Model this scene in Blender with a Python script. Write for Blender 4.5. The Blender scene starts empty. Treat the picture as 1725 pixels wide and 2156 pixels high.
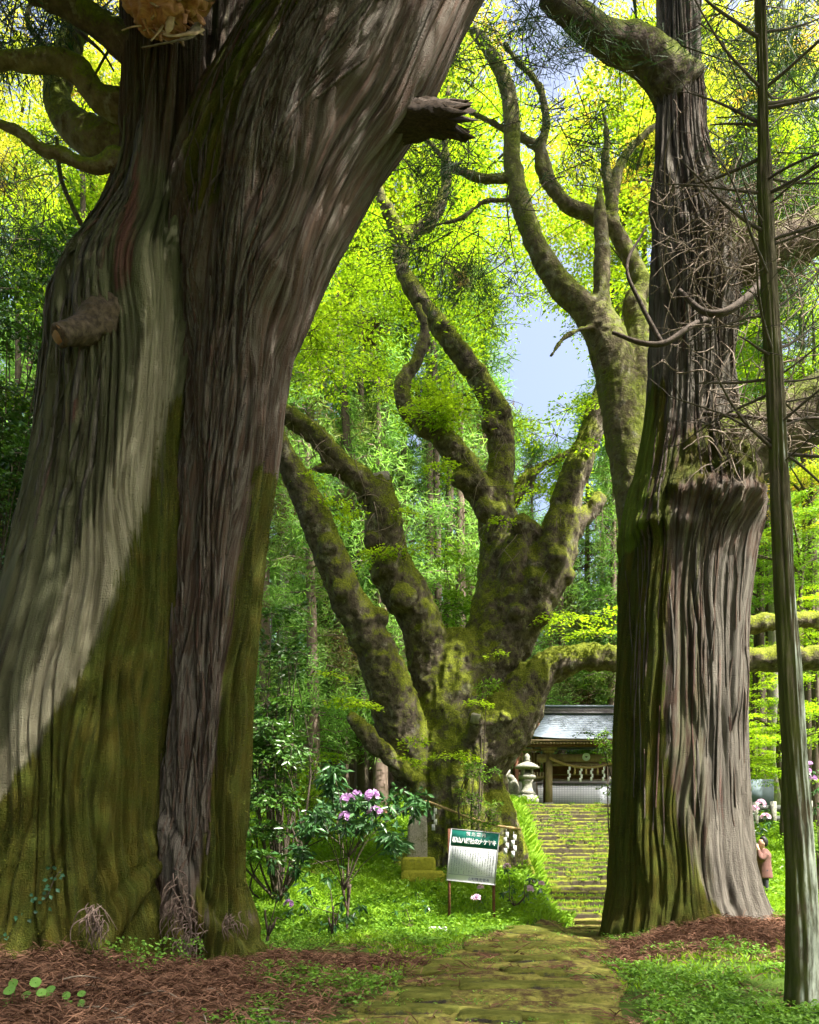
import bpy, math, random
import numpy as np
from mathutils import Vector, Matrix

# ------------------------------------------------------------------ camera, sky, sun, exposure
SC = bpy.context.scene
COL = SC.collection
CAM_H = 1.6
FV, CX, HY = 1600.0, 862.5, 1794.0          # focal length, centre column and horizon row of a 1725 x 2156 picture
cam_d = bpy.data.cameras.new('camera')
cam = bpy.data.objects.new('camera', cam_d)
COL.objects.link(cam)
cam.location = (0, 0, CAM_H)
cam.rotation_euler = (math.radians(90), 0, 0)
cam_d.sensor_fit = 'VERTICAL'
cam_d.sensor_height = 36.0
cam_d.lens = FV / 2156.0 * 36.0
cam_d.shift_y = (HY - 1078.0) / 2156.0       # rising front: the horizon lies low in the frame, verticals stay upright
cam_d.clip_start = 0.05
cam_d.clip_end = 2000
SC.camera = cam

TO_SUN = Vector((0.42, -0.34, 0.84)).normalized()
SUN_EL = math.asin(TO_SUN.z)
world = bpy.data.worlds.new('World')
SC.world = world
world.use_nodes = True
wn = world.node_tree
sky = wn.nodes.new('ShaderNodeTexSky')
sky.sky_type = 'NISHITA'
sky.sun_disc = False
sky.sun_elevation = SUN_EL
sky.sun_rotation = math.atan2(TO_SUN.x, TO_SUN.y)
sky.altitude = 0
sky.air_density = 0.85
sky.dust_density = 9.0
sky.ozone_density = 1.0
bg = wn.nodes['Background']
bg.inputs['Strength'].default_value = 0.15
wn.links.new(sky.outputs[0], bg.inputs['Color'])

sun_d = bpy.data.lights.new('sun', 'SUN')
sun_d.energy = 5.0
sun_d.angle = math.radians(0.53)
sun_d.color = (1.0, 0.95, 0.86)
sun = bpy.data.objects.new('sun', sun_d)
COL.objects.link(sun)
sun.location = (10, -10, 40)
sun.rotation_euler = TO_SUN.to_track_quat('Z', 'Y').to_euler()

SC.view_settings.view_transform = 'Standard'
SC.view_settings.look = 'None'
SC.view_settings.exposure = 1.8
SC.view_settings.gamma = 1.0
SC.cycles.max_bounces = 4
SC.cycles.diffuse_bounces = 2
SC.cycles.glossy_bounces = 2
SC.cycles.transmission_bounces = 3
SC.cycles.use_denoising = True
SC.cycles.use_adaptive_sampling = True
SC.cycles.adaptive_threshold = 0.02

RNG = np.random.default_rng(7)

# ------------------------------------------------------------------ helpers: positions and noise
def W(px, py, d):
    """point at depth d on the sight line through picture position (px, py): used once to survey the place"""
    return np.array([(px - CX) / FV * d, d, CAM_H + (HY - py) / FV * d])

def smooth(a, b, x):
    t = np.clip((np.asarray(x, float) - a) / (b - a), 0, 1)
    return t * t * (3 - 2 * t)

def _h(ix, iy, iz, seed):
    h = (ix.astype(np.uint32) * np.uint32(374761393) + iy.astype(np.uint32) * np.uint32(668265263)
         + iz.astype(np.uint32) * np.uint32(2147483647 & 0x9E3779B1) + np.uint32((seed * 974711 + 12345) & 0xffffffff))
    h = (h ^ (h >> np.uint32(13))) * np.uint32(1274126177)
    h = (h ^ (h >> np.uint32(16))) * np.uint32(2246822519)
    h = h ^ (h >> np.uint32(15))
    return (h & np.uint32(0xffffff)).astype(np.float32) / np.float32(0x7fffff) - np.float32(1)

def vn(x, y, z, seed=0):
    """value noise in -1..1"""
    x = np.asarray(x, np.float32); y = np.asarray(y, np.float32); z = np.asarray(z, np.float32)
    x, y, z = np.broadcast_arrays(x, y, z)
    fx, fy, fz = np.floor(x), np.floor(y), np.floor(z)
    ix, iy, iz = fx.astype(np.int32), fy.astype(np.int32), fz.astype(np.int32)
    tx, ty, tz = x - fx, y - fy, z - fz
    tx = tx * tx * (3 - 2 * tx); ty = ty * ty * (3 - 2 * ty); tz = tz * tz * (3 - 2 * tz)
    r = 0
    for dx in (0, 1):
        wx = tx if dx else 1 - tx
        for dy in (0, 1):
            wy = ty if dy else 1 - ty
            for dz in (0, 1):
                wz = tz if dz else 1 - tz
                r = r + wx * wy * wz * _h(ix + dx, iy + dy, iz + dz, seed)
    return r

def fbm(x, y, z, octv=3, seed=0):
    r, a, f, s = 0, 1.0, 1.0, 0.0
    for o in range(octv):
        r = r + a * vn(np.asarray(x) * f, np.asarray(y) * f, np.asarray(z) * f, seed + o * 17)
        s += a; a *= 0.5; f *= 2.03
    return r / s

# ------------------------------------------------------------------ helpers: meshes and objects
def np_mesh(name, V, faces, attrs=None, smooth_shade=True, mat=None):
    """faces: list of int arrays (n x 3 or n x 4)"""
    me = bpy.data.meshes.new(name)
    V = np.ascontiguousarray(V, np.float32)
    me.vertices.add(len(V))
    me.vertices.foreach_set('co', V.ravel())
    loops = np.concatenate([np.asarray(f, np.int32).ravel() for f in faces]) if faces else np.zeros(0, np.int32)
    tot = np.concatenate([np.full(len(f), f.shape[1], np.int32) for f in faces])
    start = np.concatenate([[0], np.cumsum(tot)[:-1]]).astype(np.int32)
    me.loops.add(len(loops))
    me.loops.foreach_set('vertex_index', loops)
    me.polygons.add(len(tot))
    me.polygons.foreach_set('loop_start', start)
    me.update(calc_edges=True)
    if attrs:
        for k, a in attrs.items():
            at = me.attributes.new(k, 'FLOAT', 'POINT')
            at.data.foreach_set('value', np.ascontiguousarray(a, np.float32))
    if smooth_shade:
        me.shade_smooth()
    if mat is not None:
        me.materials.append(mat)
    return me

class MB:
    """collects vertices and faces for one mesh"""
    def __init__(self):
        self.v, self.q, self.t, self.n, self.a = [], [], [], 0, {}
    def add(self, V, quads=None, tris=None, **attrs):
        V = np.asarray(V, float).reshape(-1, 3)
        self.v.append(V)
        if quads is not None and len(quads): self.q.append(np.asarray(quads) + self.n)
        if tris is not None and len(tris): self.t.append(np.asarray(tris) + self.n)
        for k, a in attrs.items():
            self.a.setdefault(k, []).append(np.broadcast_to(np.asarray(a, np.float32), (len(V),)))
        self.n += len(V)
        return self
    def mesh(self, name, mat=None, smooth_shade=True):
        f = []
        if self.q: f.append(np.concatenate(self.q))
        if self.t: f.append(np.concatenate(self.t))
        return np_mesh(name, np.concatenate(self.v), f, {k: np.concatenate(a) for k, a in self.a.items()}, smooth_shade, mat)
    def box(self, c, s, rz=0.0, taper=1.0, jit=0.0, rng=None):
        c = np.asarray(c, float); s = np.asarray(s, float) / 2
        p = np.array([[x, y, z] for z in (-1, 1) for y in (-1, 1) for x in (-1, 1)], float) * s
        p[4:, :2] *= taper
        if jit: p += (rng or RNG).normal(0, jit, p.shape)
        if rz:
            cs, sn = math.cos(rz), math.sin(rz)
            p = p @ np.array([[cs, sn, 0], [-sn, cs, 0], [0, 0, 1]])
        return self.add(p + c, [[0, 2, 3, 1], [4, 5, 7, 6], [0, 1, 5, 4], [2, 6, 7, 3], [0, 4, 6, 2], [1, 3, 7, 5]])
    def lathe(self, prof, c=(0, 0, 0), n=24, sq=None, rz=0.0):
        """prof: (radius, z) pairs from bottom to top; n sides"""
        c = np.asarray(c, float)
        th = np.arange(n) / n * 2 * math.pi + rz
        V, Q = [], []
        for r, z in prof:
            V.append(np.stack([np.cos(th) * r, np.sin(th) * r, np.full(n, z)], 1))
        for i in range(len(prof) - 1):
            a = i * n + np.arange(n); b = i * n + (np.arange(n) + 1) % n
            Q.append(np.stack([a, b, b + n, a + n], 1))
        V = np.concatenate(V) + c
        k = len(V)
        V = np.concatenate([V, [c + [0, 0, prof[0][1]], c + [0, 0, prof[-1][1]]]])
        m = (len(prof) - 1) * n
        i = np.arange(n); j = (i + 1) % n
        T = np.concatenate([np.stack([np.full(n, k), j, i], 1), np.stack([np.full(n, k + 1), m + i, m + j], 1)])
        return self.add(V, np.concatenate(Q), T)
    def tube(self, pts, rad, n=8, cap=True, sub=0, **attrs):
        V, Q, T = tube_geo(pts, rad, n, cap, sub)
        return self.add(V, Q, T, **attrs)

def catmull(P, k):
    P = np.asarray(P, float)
    if len(P) < 3 or k <= 1:
        t = np.linspace(0, len(P) - 1, (len(P) - 1) * max(k, 1) + 1)
        return np.stack([np.interp(t, np.arange(len(P)), P[:, i]) for i in range(P.shape[1])], 1)
    Q = np.concatenate([[2 * P[0] - P[1]], P, [2 * P[-1] - P[-2]]])
    out = []
    t = (np.arange(k) / k)[:, None]
    for i in range(1, len(Q) - 2):
        a, b, c, d = Q[i - 1], Q[i], Q[i + 1], Q[i + 2]
        out.append(0.5 * (2 * b + (c - a) * t + (2 * a - 5 * b + 4 * c - d) * t ** 2 + (3 * b - a - 3 * c + d) * t ** 3))
    return np.concatenate(out + [P[-1:]])

def tube_geo(pts, rad, n=8, cap=True, sub=0):
    pts = np.asarray(pts, float)
    rad = np.broadcast_to(np.asarray(rad, float), (len(pts),))
    if sub > 1:
        A = catmull(np.concatenate([pts, rad[:, None]], 1), sub)
        pts, rad = A[:, :3], np.maximum(A[:, 3], 1e-4)
    m = len(pts)
    T = np.gradient(pts, axis=0)
    T /= np.linalg.norm(T, axis=1)[:, None] + 1e-9
    ref = np.array([0, 0, 1.0]) if abs(T[0][2]) < 0.8 else np.array([1.0, 0, 0])
    e = np.cross(T[0], ref); e /= np.linalg.norm(e) + 1e-9
    th = np.arange(n) / n * 2 * math.pi
    V = np.empty((m, n, 3))
    for i in range(m):
        e = e - T[i] * e.dot(T[i]); e /= np.linalg.norm(e) + 1e-9
        f = np.cross(T[i], e)
        V[i] = pts[i] + rad[i] * (np.cos(th)[:, None] * e + np.sin(th)[:, None] * f)
    a = (np.arange(m - 1)[:, None] * n + np.arange(n)[None]).ravel()
    b = (np.arange(m - 1)[:, None] * n + (np.arange(n)[None] + 1) % n).ravel()
    Q = np.stack([a, b, b + n, a + n], 1)
    V = V.reshape(-1, 3); Tr = None
    if cap:
        k = len(V)
        V = np.concatenate([V, [pts[0], pts[-1]]])
        i = np.arange(n); j = (i + 1) % n
        Tr = np.concatenate([np.stack([np.full(n, k), j, i], 1), np.stack([np.full(n, k + 1), (m - 1) * n + i, (m - 1) * n + j], 1)])
    return V, Q, Tr

def obj(name, me, parent=None, mat=None):
    o = bpy.data.objects.new(name, me)
    COL.objects.link(o)
    if mat is not None and me is not None and len(me.materials) == 0:
        me.materials.append(mat)
    if parent is not None:
        o.parent = parent
        p, q = Vector((0, 0, 0)), parent
        while q is not None:                       # meshes are written in world coordinates
            p += q.location; q = q.parent
        o.location = -p
    return o

def tag(o, label, cat, group=None):
    o['label'] = label; o['category'] = cat
    if group: o['group'] = group
    return o

def thing(name, label, cat, loc, group=None):
    o = bpy.data.objects.new(name, None)
    COL.objects.link(o)
    o.location = Vector([float(c) for c in loc])
    o.empty_display_size = 0.2
    return tag(o, label, cat, group)

def remesh(mb, voxel, it=2):
    """merge overlapping tubes into one continuous skin; returns verts, faces, normals"""
    me = mb.mesh('tmp') if isinstance(mb, MB) else mb
    o = bpy.data.objects.new('tmp', me); COL.objects.link(o)
    m = o.modifiers.new('r', 'REMESH'); m.mode = 'VOXEL'; m.voxel_size = voxel
    if it:
        s = o.modifiers.new('s', 'SMOOTH'); s.factor = 0.5; s.iterations = it
    dg = bpy.context.evaluated_depsgraph_get()
    r = bpy.data.meshes.new_from_object(o.evaluated_get(dg))
    bpy.data.objects.remove(o); bpy.data.meshes.remove(me)
    n = len(r.vertices)
    V = np.empty(n * 3, np.float32); r.vertices.foreach_get('co', V)
    N = np.empty(n * 3, np.float32); r.vertices.foreach_get('normal', N)
    L = np.empty(len(r.loops), np.int32); r.loops.foreach_get('vertex_index', L)
    T = np.empty(len(r.polygons), np.int32); r.polygons.foreach_get('loop_total', T)
    S = np.empty(len(r.polygons), np.int32); r.polygons.foreach_get('loop_start', S)
    F = []
    for k in (3, 4):
        s = S[T == k]
        if len(s): F.append(L[s[:, None] + np.arange(k)[None]])
    bpy.data.meshes.remove(r)
    return V.reshape(-1, 3).astype(float), F, N.reshape(-1, 3).astype(float)

# ------------------------------------------------------------------ helpers: materials
class NT:
    def __init__(self, name):
        self.m = bpy.data.materials.new(name)
        self.m.use_nodes = True
        self.t = self.m.node_tree
        self.b = self.t.nodes['Principled BSDF']
        self.out = self.t.nodes['Material Output']
        self.b.inputs['Specular IOR Level'].default_value = 0.25
    def n(self, kind, **kw):
        k = self.t.nodes.new('ShaderNode' + kind)
        for a, v in kw.items(): setattr(k, a, v)
        return k
    def lk(self, a, b): self.t.links.new(a, b)
    def set(self, sock, v):
        if hasattr(v, 'is_output'): self.lk(v, sock)
        elif isinstance(v, (tuple, list)) and len(v) == 3 and sock.type == 'RGBA': sock.default_value = (*v, 1)
        else: sock.default_value = v
    def obj_co(self, scale=(1, 1, 1), geo=False):
        mp = self.n('Mapping'); mp.inputs['Scale'].default_value = scale
        if geo:
            g = self.n('NewGeometry'); self.lk(g.outputs['Position'], mp.inputs[0])
        else:
            g = self.n('TexCoord'); self.lk(g.outputs['Object'], mp.inputs[0])
        return mp.outputs[0]
    def noise(self, scale, detail=4, rough=0.55, vec=None, dist=0.0):
        k = self.n('TexNoise'); k.inputs['Scale'].default_value = scale
        k.inputs['Detail'].default_value = detail; k.inputs['Roughness'].default_value = rough
        k.inputs['Distortion'].default_value = dist
        if vec is not None: self.lk(vec, k.inputs['Vector'])
        return k.outputs['Fac']
    def attr(self, name):
        k = self.n('Attribute'); k.attribute_name = name
        return k.outputs['Fac']
    def ramp(self, fac, stops):
        k = self.n('ValToRGB'); self.lk(fac, k.inputs[0])
        e = k.color_ramp.elements
        while len(e) < len(stops): e.new(0.5)
        for x, (p, c) in zip(e, stops):
            x.position = p
            x.color = (*c, 1) if isinstance(c, (tuple, list)) else (c, c, c, 1)
        return k.outputs[0]
    def mix(self, fac, a, b, mode='MIX'):
        k = self.n('Mix', data_type='RGBA', blend_type=mode)
        self.set(k.inputs[0], fac); self.set(k.inputs[6], a); self.set(k.inputs[7], b)
        return k.outputs[2]
    def math(self, op, a, b=0.0, clamp=False):
        k = self.n('Math', operation=op); k.use_clamp = clamp
        self.set(k.inputs[0], a); self.set(k.inputs[1], b)
        return k.outputs[0]
    def nz(self):
        g = self.n('NewGeometry'); s = self.n('SeparateXYZ'); self.lk(g.outputs['Normal'], s.inputs[0])
        return s.outputs[2]
    def bump(self, h, strength=0.4, dist=0.02):
        k = self.n('Bump'); k.inputs['Strength'].default_value = strength; k.inputs['Distance'].default_value = dist
        self.lk(h, k.inputs['Height']); self.lk(k.outputs[0], self.b.inputs['Normal'])
    def done(self, col=None, rough=0.85, spec=None):
        if col is not None: self.set(self.b.inputs['Base Color'], col)
        self.set(self.b.inputs['Roughness'], rough)
        if spec is not None: self.b.inputs['Specular IOR Level'].default_value = spec
        return self.m

def plain(name, a, b=None, scale=8.0, rough=0.8, bump=0.3, spec=0.25, metallic=0.0, stretch=(1, 1, 1)):
    t = NT(name)
    b = b or tuple(c * 0.6 for c in a)
    v = t.obj_co(stretch)
    f = t.noise(scale, 6, 0.6, v)
    c = t.ramp(f, [(0.3, b), (0.7, a)])
    if bump: t.bump(t.noise(scale * 4, 5, 0.6, v), bump, 0.01)
    t.b.inputs['Metallic'].default_value = metallic
    return t.done(c, rough, spec)

def leaf_mat(name, lo, hi, trans=0.45, tcol=None, rough=0.45, spec=0.3, patch=None):
    """leaf: diffuse/gloss mixed with light passing through; attribute rnd varies each leaf"""
    t = NT(name)
    r = t.attr('rnd')
    c = t.ramp(r, [(0.0, lo), (0.6, hi), (1.0, tuple(min(1, x * 1.25) for x in hi))])
    if patch:
        c = t.mix(t.ramp(t.noise(0.35, 2, 0.5, t.obj_co(geo=True)), [(0.5, 0.0), (0.66, 1.0)]), c, patch)
    t.done(c, rough, spec)
    tr = t.n('BsdfTranslucent')
    tm = t.mix(1.0, c, tcol or (1.0, 1.0, 0.5), 'MULTIPLY')
    t.lk(tm, tr.inputs[0])
    ms = t.n('MixShader'); ms.inputs[0].default_value = trans
    t.lk(t.b.outputs[0], ms.inputs[1]); t.lk(tr.outputs[0], ms.inputs[2])
    t.lk(ms.outputs[0], t.out.inputs[0])
    return t.m

def moss_bark(name, bark_a, bark_b, moss_a, moss_b, top=0.35, cover=0.5, pale=(0.32, 0.31, 0.26), scale=1.0, zfade=None):
    """smooth bark with lichen; moss prefers upper sides and damp patches"""
    t = NT(name)
    v = t.obj_co((1, 1, 1), geo=True)
    n1 = t.noise(1.3 * scale, 6, 0.62, v)
    n2 = t.noise(7 * scale, 6, 0.65, v)
    n3 = t.noise(26 * scale, 4, 0.6, v)
    c = t.mix(t.ramp(n2, [(0.35, 0.0), (0.65, 1.0)]), bark_a, bark_b)
    c = t.mix(t.ramp(t.math('ADD', t.math('MULTIPLY', t.noise(3.1 * scale, 5, 0.6, v), 0.8), t.math('MULTIPLY', n3, 0.2)), [(0.56, 0.0), (0.66, 0.75)]), c, pale)
    ms = t.math('ADD', t.math('MULTIPLY', t.nz(), top), t.math('ADD', t.math('MULTIPLY', n1, 1.1), t.math('MULTIPLY', n2, 0.55)))
    ms = t.math('ADD', ms, t.math('MULTIPLY', t.math('SUBTRACT', n3, 0.5), 0.5))
    mk = t.ramp(ms, [(min(0.9, 0.93 - cover * 0.5), 0.0), (min(1.0, 1.22 - cover * 0.5), 1.0)])
    mc = t.mix(t.ramp(n3, [(0.3, 0.0), (0.7, 1.0)]), moss_a, moss_b)
    c = t.mix(mk, c, mc)
    t.bump(t.math('ADD', n2, t.math('MULTIPLY', n3, 0.6)), 0.9, 0.05)
    return t.done(c, 0.92, 0.15)

# ------------------------------------------------------------------ helpers: foliage
def leaves(mb, P, T, N, L, Wd, fold=0.25, rnd=None, rng=None):
    """one folded diamond of two triangles for each leaf"""
    rng = rng or RNG
    n = len(P)
    T = T / (np.linalg.norm(T, axis=1)[:, None] + 1e-9)
    B = np.cross(N, T); B /= np.linalg.norm(B, axis=1)[:, None] + 1e-9
    N = np.cross(T, B)
    L = np.broadcast_to(np.asarray(L, float), (n,))[:, None]
    Wd = np.broadcast_to(np.asarray(Wd, float), (n,))[:, None]
    mid = P + T * L * 0.45 + N * Wd * fold
    V = np.stack([P, mid + B * Wd * 0.5, P + T * L - N * L * 0.12, mid - B * Wd * 0.5], 1).reshape(-1, 3)
    i = np.arange(n)[:, None] * 4
    F = np.concatenate([i + [0, 1, 2], i + [0, 2, 3]])
    r = rng.random(n) if rnd is None else rnd
    mb.add(V, None, F, rnd=np.repeat(r, 4))

def rand_unit(n, rng):
    v = rng.normal(size=(n, 3))
    return v / np.linalg.norm(v, axis=1)[:, None]

def spray(mb, tw, c, R, n, rng, L=0.09, tilt=0.35, rnd0=0.5, base=None, drop=0.25):
    """flat feathery spray of leaves on forking twigs"""
    c = np.asarray(c, float)
    k = max(4, int(5 + R * 3))
    up = np.array([rng.normal(0, tilt * 0.5), rng.normal(0, tilt * 0.5), 1.0]); up /= np.linalg.norm(up)
    a0 = rng.random() * 6.28
    fan = rng.uniform(3.5, 6.28)
    e1 = np.cross(up, [0.3, 1, 0.1]); e1 /= np.linalg.norm(e1); e2 = np.cross(up, e1)
    P, T = [], []
    for j in range(k):
        a = a0 + fan * j / k + rng.normal(0, 0.15)
        dr = np.cos(a) * e1 + np.sin(a) * e2
        ln = R * rng.uniform(0.55, 1.05)
        m = max(2, n // k)
        s = rng.random(m) ** 0.7 * ln
        side = rng.choice([-1, 1], m)
        perp = np.cross(up, dr)
        off = (rng.random(m) ** 1.2 * 0.30 * R * side)[:, None] * perp
        p = c + s[:, None] * dr - (drop * (s / R) ** 2 * R)[:, None] * np.array([0, 0, 1.0]) + off + rng.normal(0, 0.025 + 0.02 * R, (m, 3))
        P.append(p)
        T.append(dr + side[:, None] * perp * 0.9 + rng.normal(0, 0.35, (m, 3)))
        if tw is not None and rng.random() < 0.6:
            e = c + dr * ln * 0.9 - np.array([0, 0, drop * R * 0.8])
            q = c + dr * ln * 0.5 - np.array([0, 0, drop * R * 0.25])
            tw.tube([c, q, e], [0.009, 0.007, 0.003], 3, False)
    P = np.concatenate(P); T = np.concatenate(T)
    N = up + rng.normal(0, tilt, (len(P), 3))
    leaves(mb, P, T, N, L * rng.uniform(0.7, 1.25, len(P)), L * 0.5 * rng.uniform(0.8, 1.2, len(P)),
           0.2, np.clip(rnd0 + rng.normal(0, 0.2, len(P)), 0, 1), rng)

def tufts(mb, C, D, m, L, wd, spread, rng, rnd0=0.5):
    """conifer foliage: clumps of thin blades about each centre C, leaning towards D"""
    n = len(C)
    D = np.broadcast_to(np.asarray(D, float), (n, 3))
    P = np.repeat(C, m, 0) + rng.normal(0, spread * 0.35, (n * m, 3))
    T = np.repeat(D, m, 0) + rng.normal(0, 0.55, (n * m, 3))
    T /= np.linalg.norm(T, axis=1)[:, None]
    B = np.cross(T, rand_unit(n * m, rng)); B /= np.linalg.norm(B, axis=1)[:, None] + 1e-9
    l = (L * rng.uniform(0.6, 1.3, n * m))[:, None]
    V = np.stack([P - B * wd / 2, P + B * wd / 2, P + T * l], 1).reshape(-1, 3)
    F = np.arange(n * m * 3).reshape(-1, 3)
    r = np.repeat(np.clip(rnd0 + rng.normal(0, 0.22, n), 0, 1), m * 3)
    mb.add(V, None, F, rnd=r)

def cedar_crown(h0, h1, R, nb, rng, L=0.42, wd=0.055, m=24, topw=0.15):
    fo, br = MB(), MB()
    hs = h0 + (h1 - h0) * rng.random(nb) ** 0.9
    for h in hs:
        f = (h - h0) / (h1 - h0)
        ln = R * max(topw, (1 - f) ** 0.75) * rng.uniform(0.55, 1.1) * (0.6 + 0.4 * min(1, f * 8))
        a = rng.random() * 6.283
        dr = np.array([math.cos(a), math.sin(a), 0])
        k = max(3, int(ln * 2.4))
        s = np.linspace(0.25, 1.0, k) * ln
        z = h + 0.25 * s - 0.32 * s * s / max(ln, .5)
        C = s[:, None] * dr + np.stack([np.zeros(k), np.zeros(k), z], 1) + rng.normal(0, 0.22, (k, 3))
        tufts(fo, C, dr * 0.5 + np.array([0, 0, -0.15]), m, L, wd, 0.75, rng, 0.5 + rng.normal(0, 0.15))
        br.tube([[0, 0, h], dr * ln * 0.5 + [0, 0, h + 0.05 * ln], dr * ln * 0.95 + [0, 0, h - 0.1 * ln]], [0.045, 0.03, 0.01], 3, False)
    return fo, br

# ================================================================== THE GROUND
def path_c(y):   # centre line and half width of the mossy path
    return (np.interp(y, [0, 7, 13.4, 17, 21, 30], [-1.2, 0.62, 2.25, 4.65, 6.0, 6.6]),
            np.interp(y, [0, 7, 13.4, 17, 21, 30], [1.5, 1.38, 1.2, 1.15, 1.8, 2.0]))

def ground(x, y, rough=True):
    x = np.asarray(x, float); y = np.asarray(y, float)
    nl = np.interp(y, [0, 14.8, 16.5, 18.5, 21, 25, 29, 34, 60, 120, 400], [0, 0.03, 0.36, 0.90, 1.25, 2.35, 3.48, 3.9, 5.5, 16, 60])
    ns = np.interp(y, [0, 12, 21, 28.9, 29.0, 60, 120, 400], [0, 0, -0.25, 3.20, 3.40, 5.0, 16, 60])
    nr = np.interp(y, [0, 8, 14.5, 20, 22, 26.8, 30, 60, 120, 400], [0.02, 0.10, 0.33, 0.38, 0.6, 2.85, 3.35, 5, 16, 60])
    b = np.interp(y, [0, 15, 21, 29, 30.5, 60], [3.4, 3.4, 3.8, 5.6, 5.6, 5.6])
    wl = 1 - smooth(b - 0.9, b, x)
    c, w = path_c(y)
    r0 = np.where(y > 20.5, 8.6, c + w)
    wr = smooth(r0, r0 + 1.6, x)
    z = wl * nl + wr * nr + (1 - wl - wr) * ns
    z = z + 0.34 * np.exp(-((x + 5.6) / 2.4) ** 2 - ((y - 9.4) / 2.4) ** 2)
    z = z + 0.05 * np.exp(-((x + 2.6) / 1.7) ** 2 - ((y - 9.2) / 1.8) ** 2)
    z = z + 0.12 * np.exp(-((x - 5.9) / 1.9) ** 2 - ((y - 14.0) / 1.9) ** 2)
    z = z - 0.55 * smooth(4.0, 4.3, x) * (1 - smooth(8.2, 8.5, x)) * smooth(20.8, 21.3, y) * (1 - smooth(28.2, 28.7, y))
    if rough:
        z = z + 0.16 * np.exp(-((x + 3.6) / 2.6) ** 2 - ((y - 8.4) / 1.3) ** 2) * (0.3 + fbm(x * 1.3, y * 1.3, 0 * x, 3, 61)) + 0.10 * np.exp(-((x - 5.5) / 2.2) ** 2 - ((y - 12.6) / 0.9) ** 2) * (0.3 + fbm(x * 1.5, y * 1.5, 0 * x, 3, 62))
        off = np.clip(np.abs(x - c) / w - 0.9, 0, 1)
        z = z + off * (0.07 * fbm(x * 0.9, y * 0.9, 0 * x, 3, 3) + 0.03 * vn(x * 4, y * 4, 0 * x, 5))
    return z

def gz(x, y):
    return float(ground(np.array([x]), np.array([y]))[0])

def ground_mat():
    t = NT('forest_floor')
    v = t.obj_co(geo=True)
    n1 = t.noise(0.55, 5, 0.6, v); n2 = t.noise(5, 6, 0.7, v); n3 = t.noise(40, 4, 0.7, v)
    soil = t.mix(t.ramp(n3, [(0.35, 0.0), (0.65, 1.0)]), (0.045, 0.024, 0.014), (0.15, 0.075, 0.042))
    green = t.mix(t.ramp(n2, [(0.3, 0.0), (0.7, 1.0)]), (0.035, 0.07, 0.012), (0.10, 0.17, 0.022))
    g = t.attr('grass')
    f = t.math('ADD', t.math('MULTIPLY', g, 0.9), t.math('MULTIPLY', t.math('SUBTRACT', n1, 0.5), 1.6))
    c = t.mix(t.ramp(f, [(0.30, 0.0), (0.60, 1.0)]), soil, green)
    t.bump(t.math('ADD', n2, n3), 0.9, 0.04)
    return t.done(c, 0.95, 0.1)

def grass_density(x, y):
    """how green the floor is: lush beyond the first trees, needle litter near their feet"""
    c, w = path_c(y)
    d = smooth(10.5, 15.5, y) * 0.75 + 0.30
    d = d - 0.95 * np.exp(-((x + 4.6) / 2.5) ** 2 - ((y - 8.2) / 2.3) ** 2) + 0.3 * smooth(-2.6, -1.2, x) * (1 - smooth(9.5, 12.0, y)) * (1 - smooth(1.0, 2.0, x))
    d = d - 0.75 * np.exp(-((x - 5.6) / 2.4) ** 2 - ((y - 12.9) / 1.7) ** 2)
    d = d + 0.5 * smooth(1.6, 2.6, x) * (1 - smooth(9.5, 12.0, y))
    d = d - 0.25 * smooth(30, 36, y)
    d = d - 0.9 * np.exp(-((x + 1.9) / 1.3) ** 2 - ((y - 19.6) / 1.0) ** 2)
    return np.clip(d, 0, 1)

xs = np.unique(np.concatenate([np.linspace(-160, -14, 22), np.linspace(-14, -9, 18), np.linspace(-9, 11, 190), np.linspace(11, 18, 20), np.linspace(18, 160, 22)]))
ys = np.unique(np.concatenate([np.linspace(-30, 3, 12), np.linspace(3, 32, 230), np.linspace(32, 60, 24), np.linspace(60, 380, 24)]))
GX, GY = np.meshgrid(xs, ys)
GZ = ground(GX, GY)
nx, ny = len(xs), len(ys)
i = (np.arange(ny - 1)[:, None] * nx + np.arange(nx - 1)[None]).ravel()
M_GROUND = ground_mat()
g_me = np_mesh('ground', np.stack([GX.ravel(), GY.ravel(), GZ.ravel()], 1), [np.stack([i, i + 1, i + nx + 1, i + nx], 1)],
               {'grass': grass_density(GX, GY).ravel()}, mat=M_GROUND)
g_ob = obj('ground', g_me); g_ob['kind'] = 'structure'

# ---- mossy path sheet with half-buried paving stones
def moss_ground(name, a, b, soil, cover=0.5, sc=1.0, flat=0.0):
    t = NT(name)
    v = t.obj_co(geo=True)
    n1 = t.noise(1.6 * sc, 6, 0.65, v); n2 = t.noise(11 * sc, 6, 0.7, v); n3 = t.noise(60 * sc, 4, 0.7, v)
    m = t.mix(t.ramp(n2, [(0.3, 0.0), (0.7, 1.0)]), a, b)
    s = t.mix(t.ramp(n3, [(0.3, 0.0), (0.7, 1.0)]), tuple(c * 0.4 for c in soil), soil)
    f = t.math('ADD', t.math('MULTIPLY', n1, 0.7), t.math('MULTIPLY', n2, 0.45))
    if flat: f = t.math('ADD', f, t.math('MULTIPLY', t.math('SUBTRACT', t.nz(), 0.6), flat))     # level faces take more of the moss colours
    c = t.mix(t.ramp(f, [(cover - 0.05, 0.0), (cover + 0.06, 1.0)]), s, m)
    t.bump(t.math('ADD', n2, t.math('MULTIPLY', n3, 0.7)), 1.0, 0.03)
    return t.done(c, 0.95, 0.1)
M_PATH = moss_ground('path_moss', (0.075, 0.092, 0.015), (0.25, 0.225, 0.055), (0.10, 0.058, 0.032), 0.53, 0.8)
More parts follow.
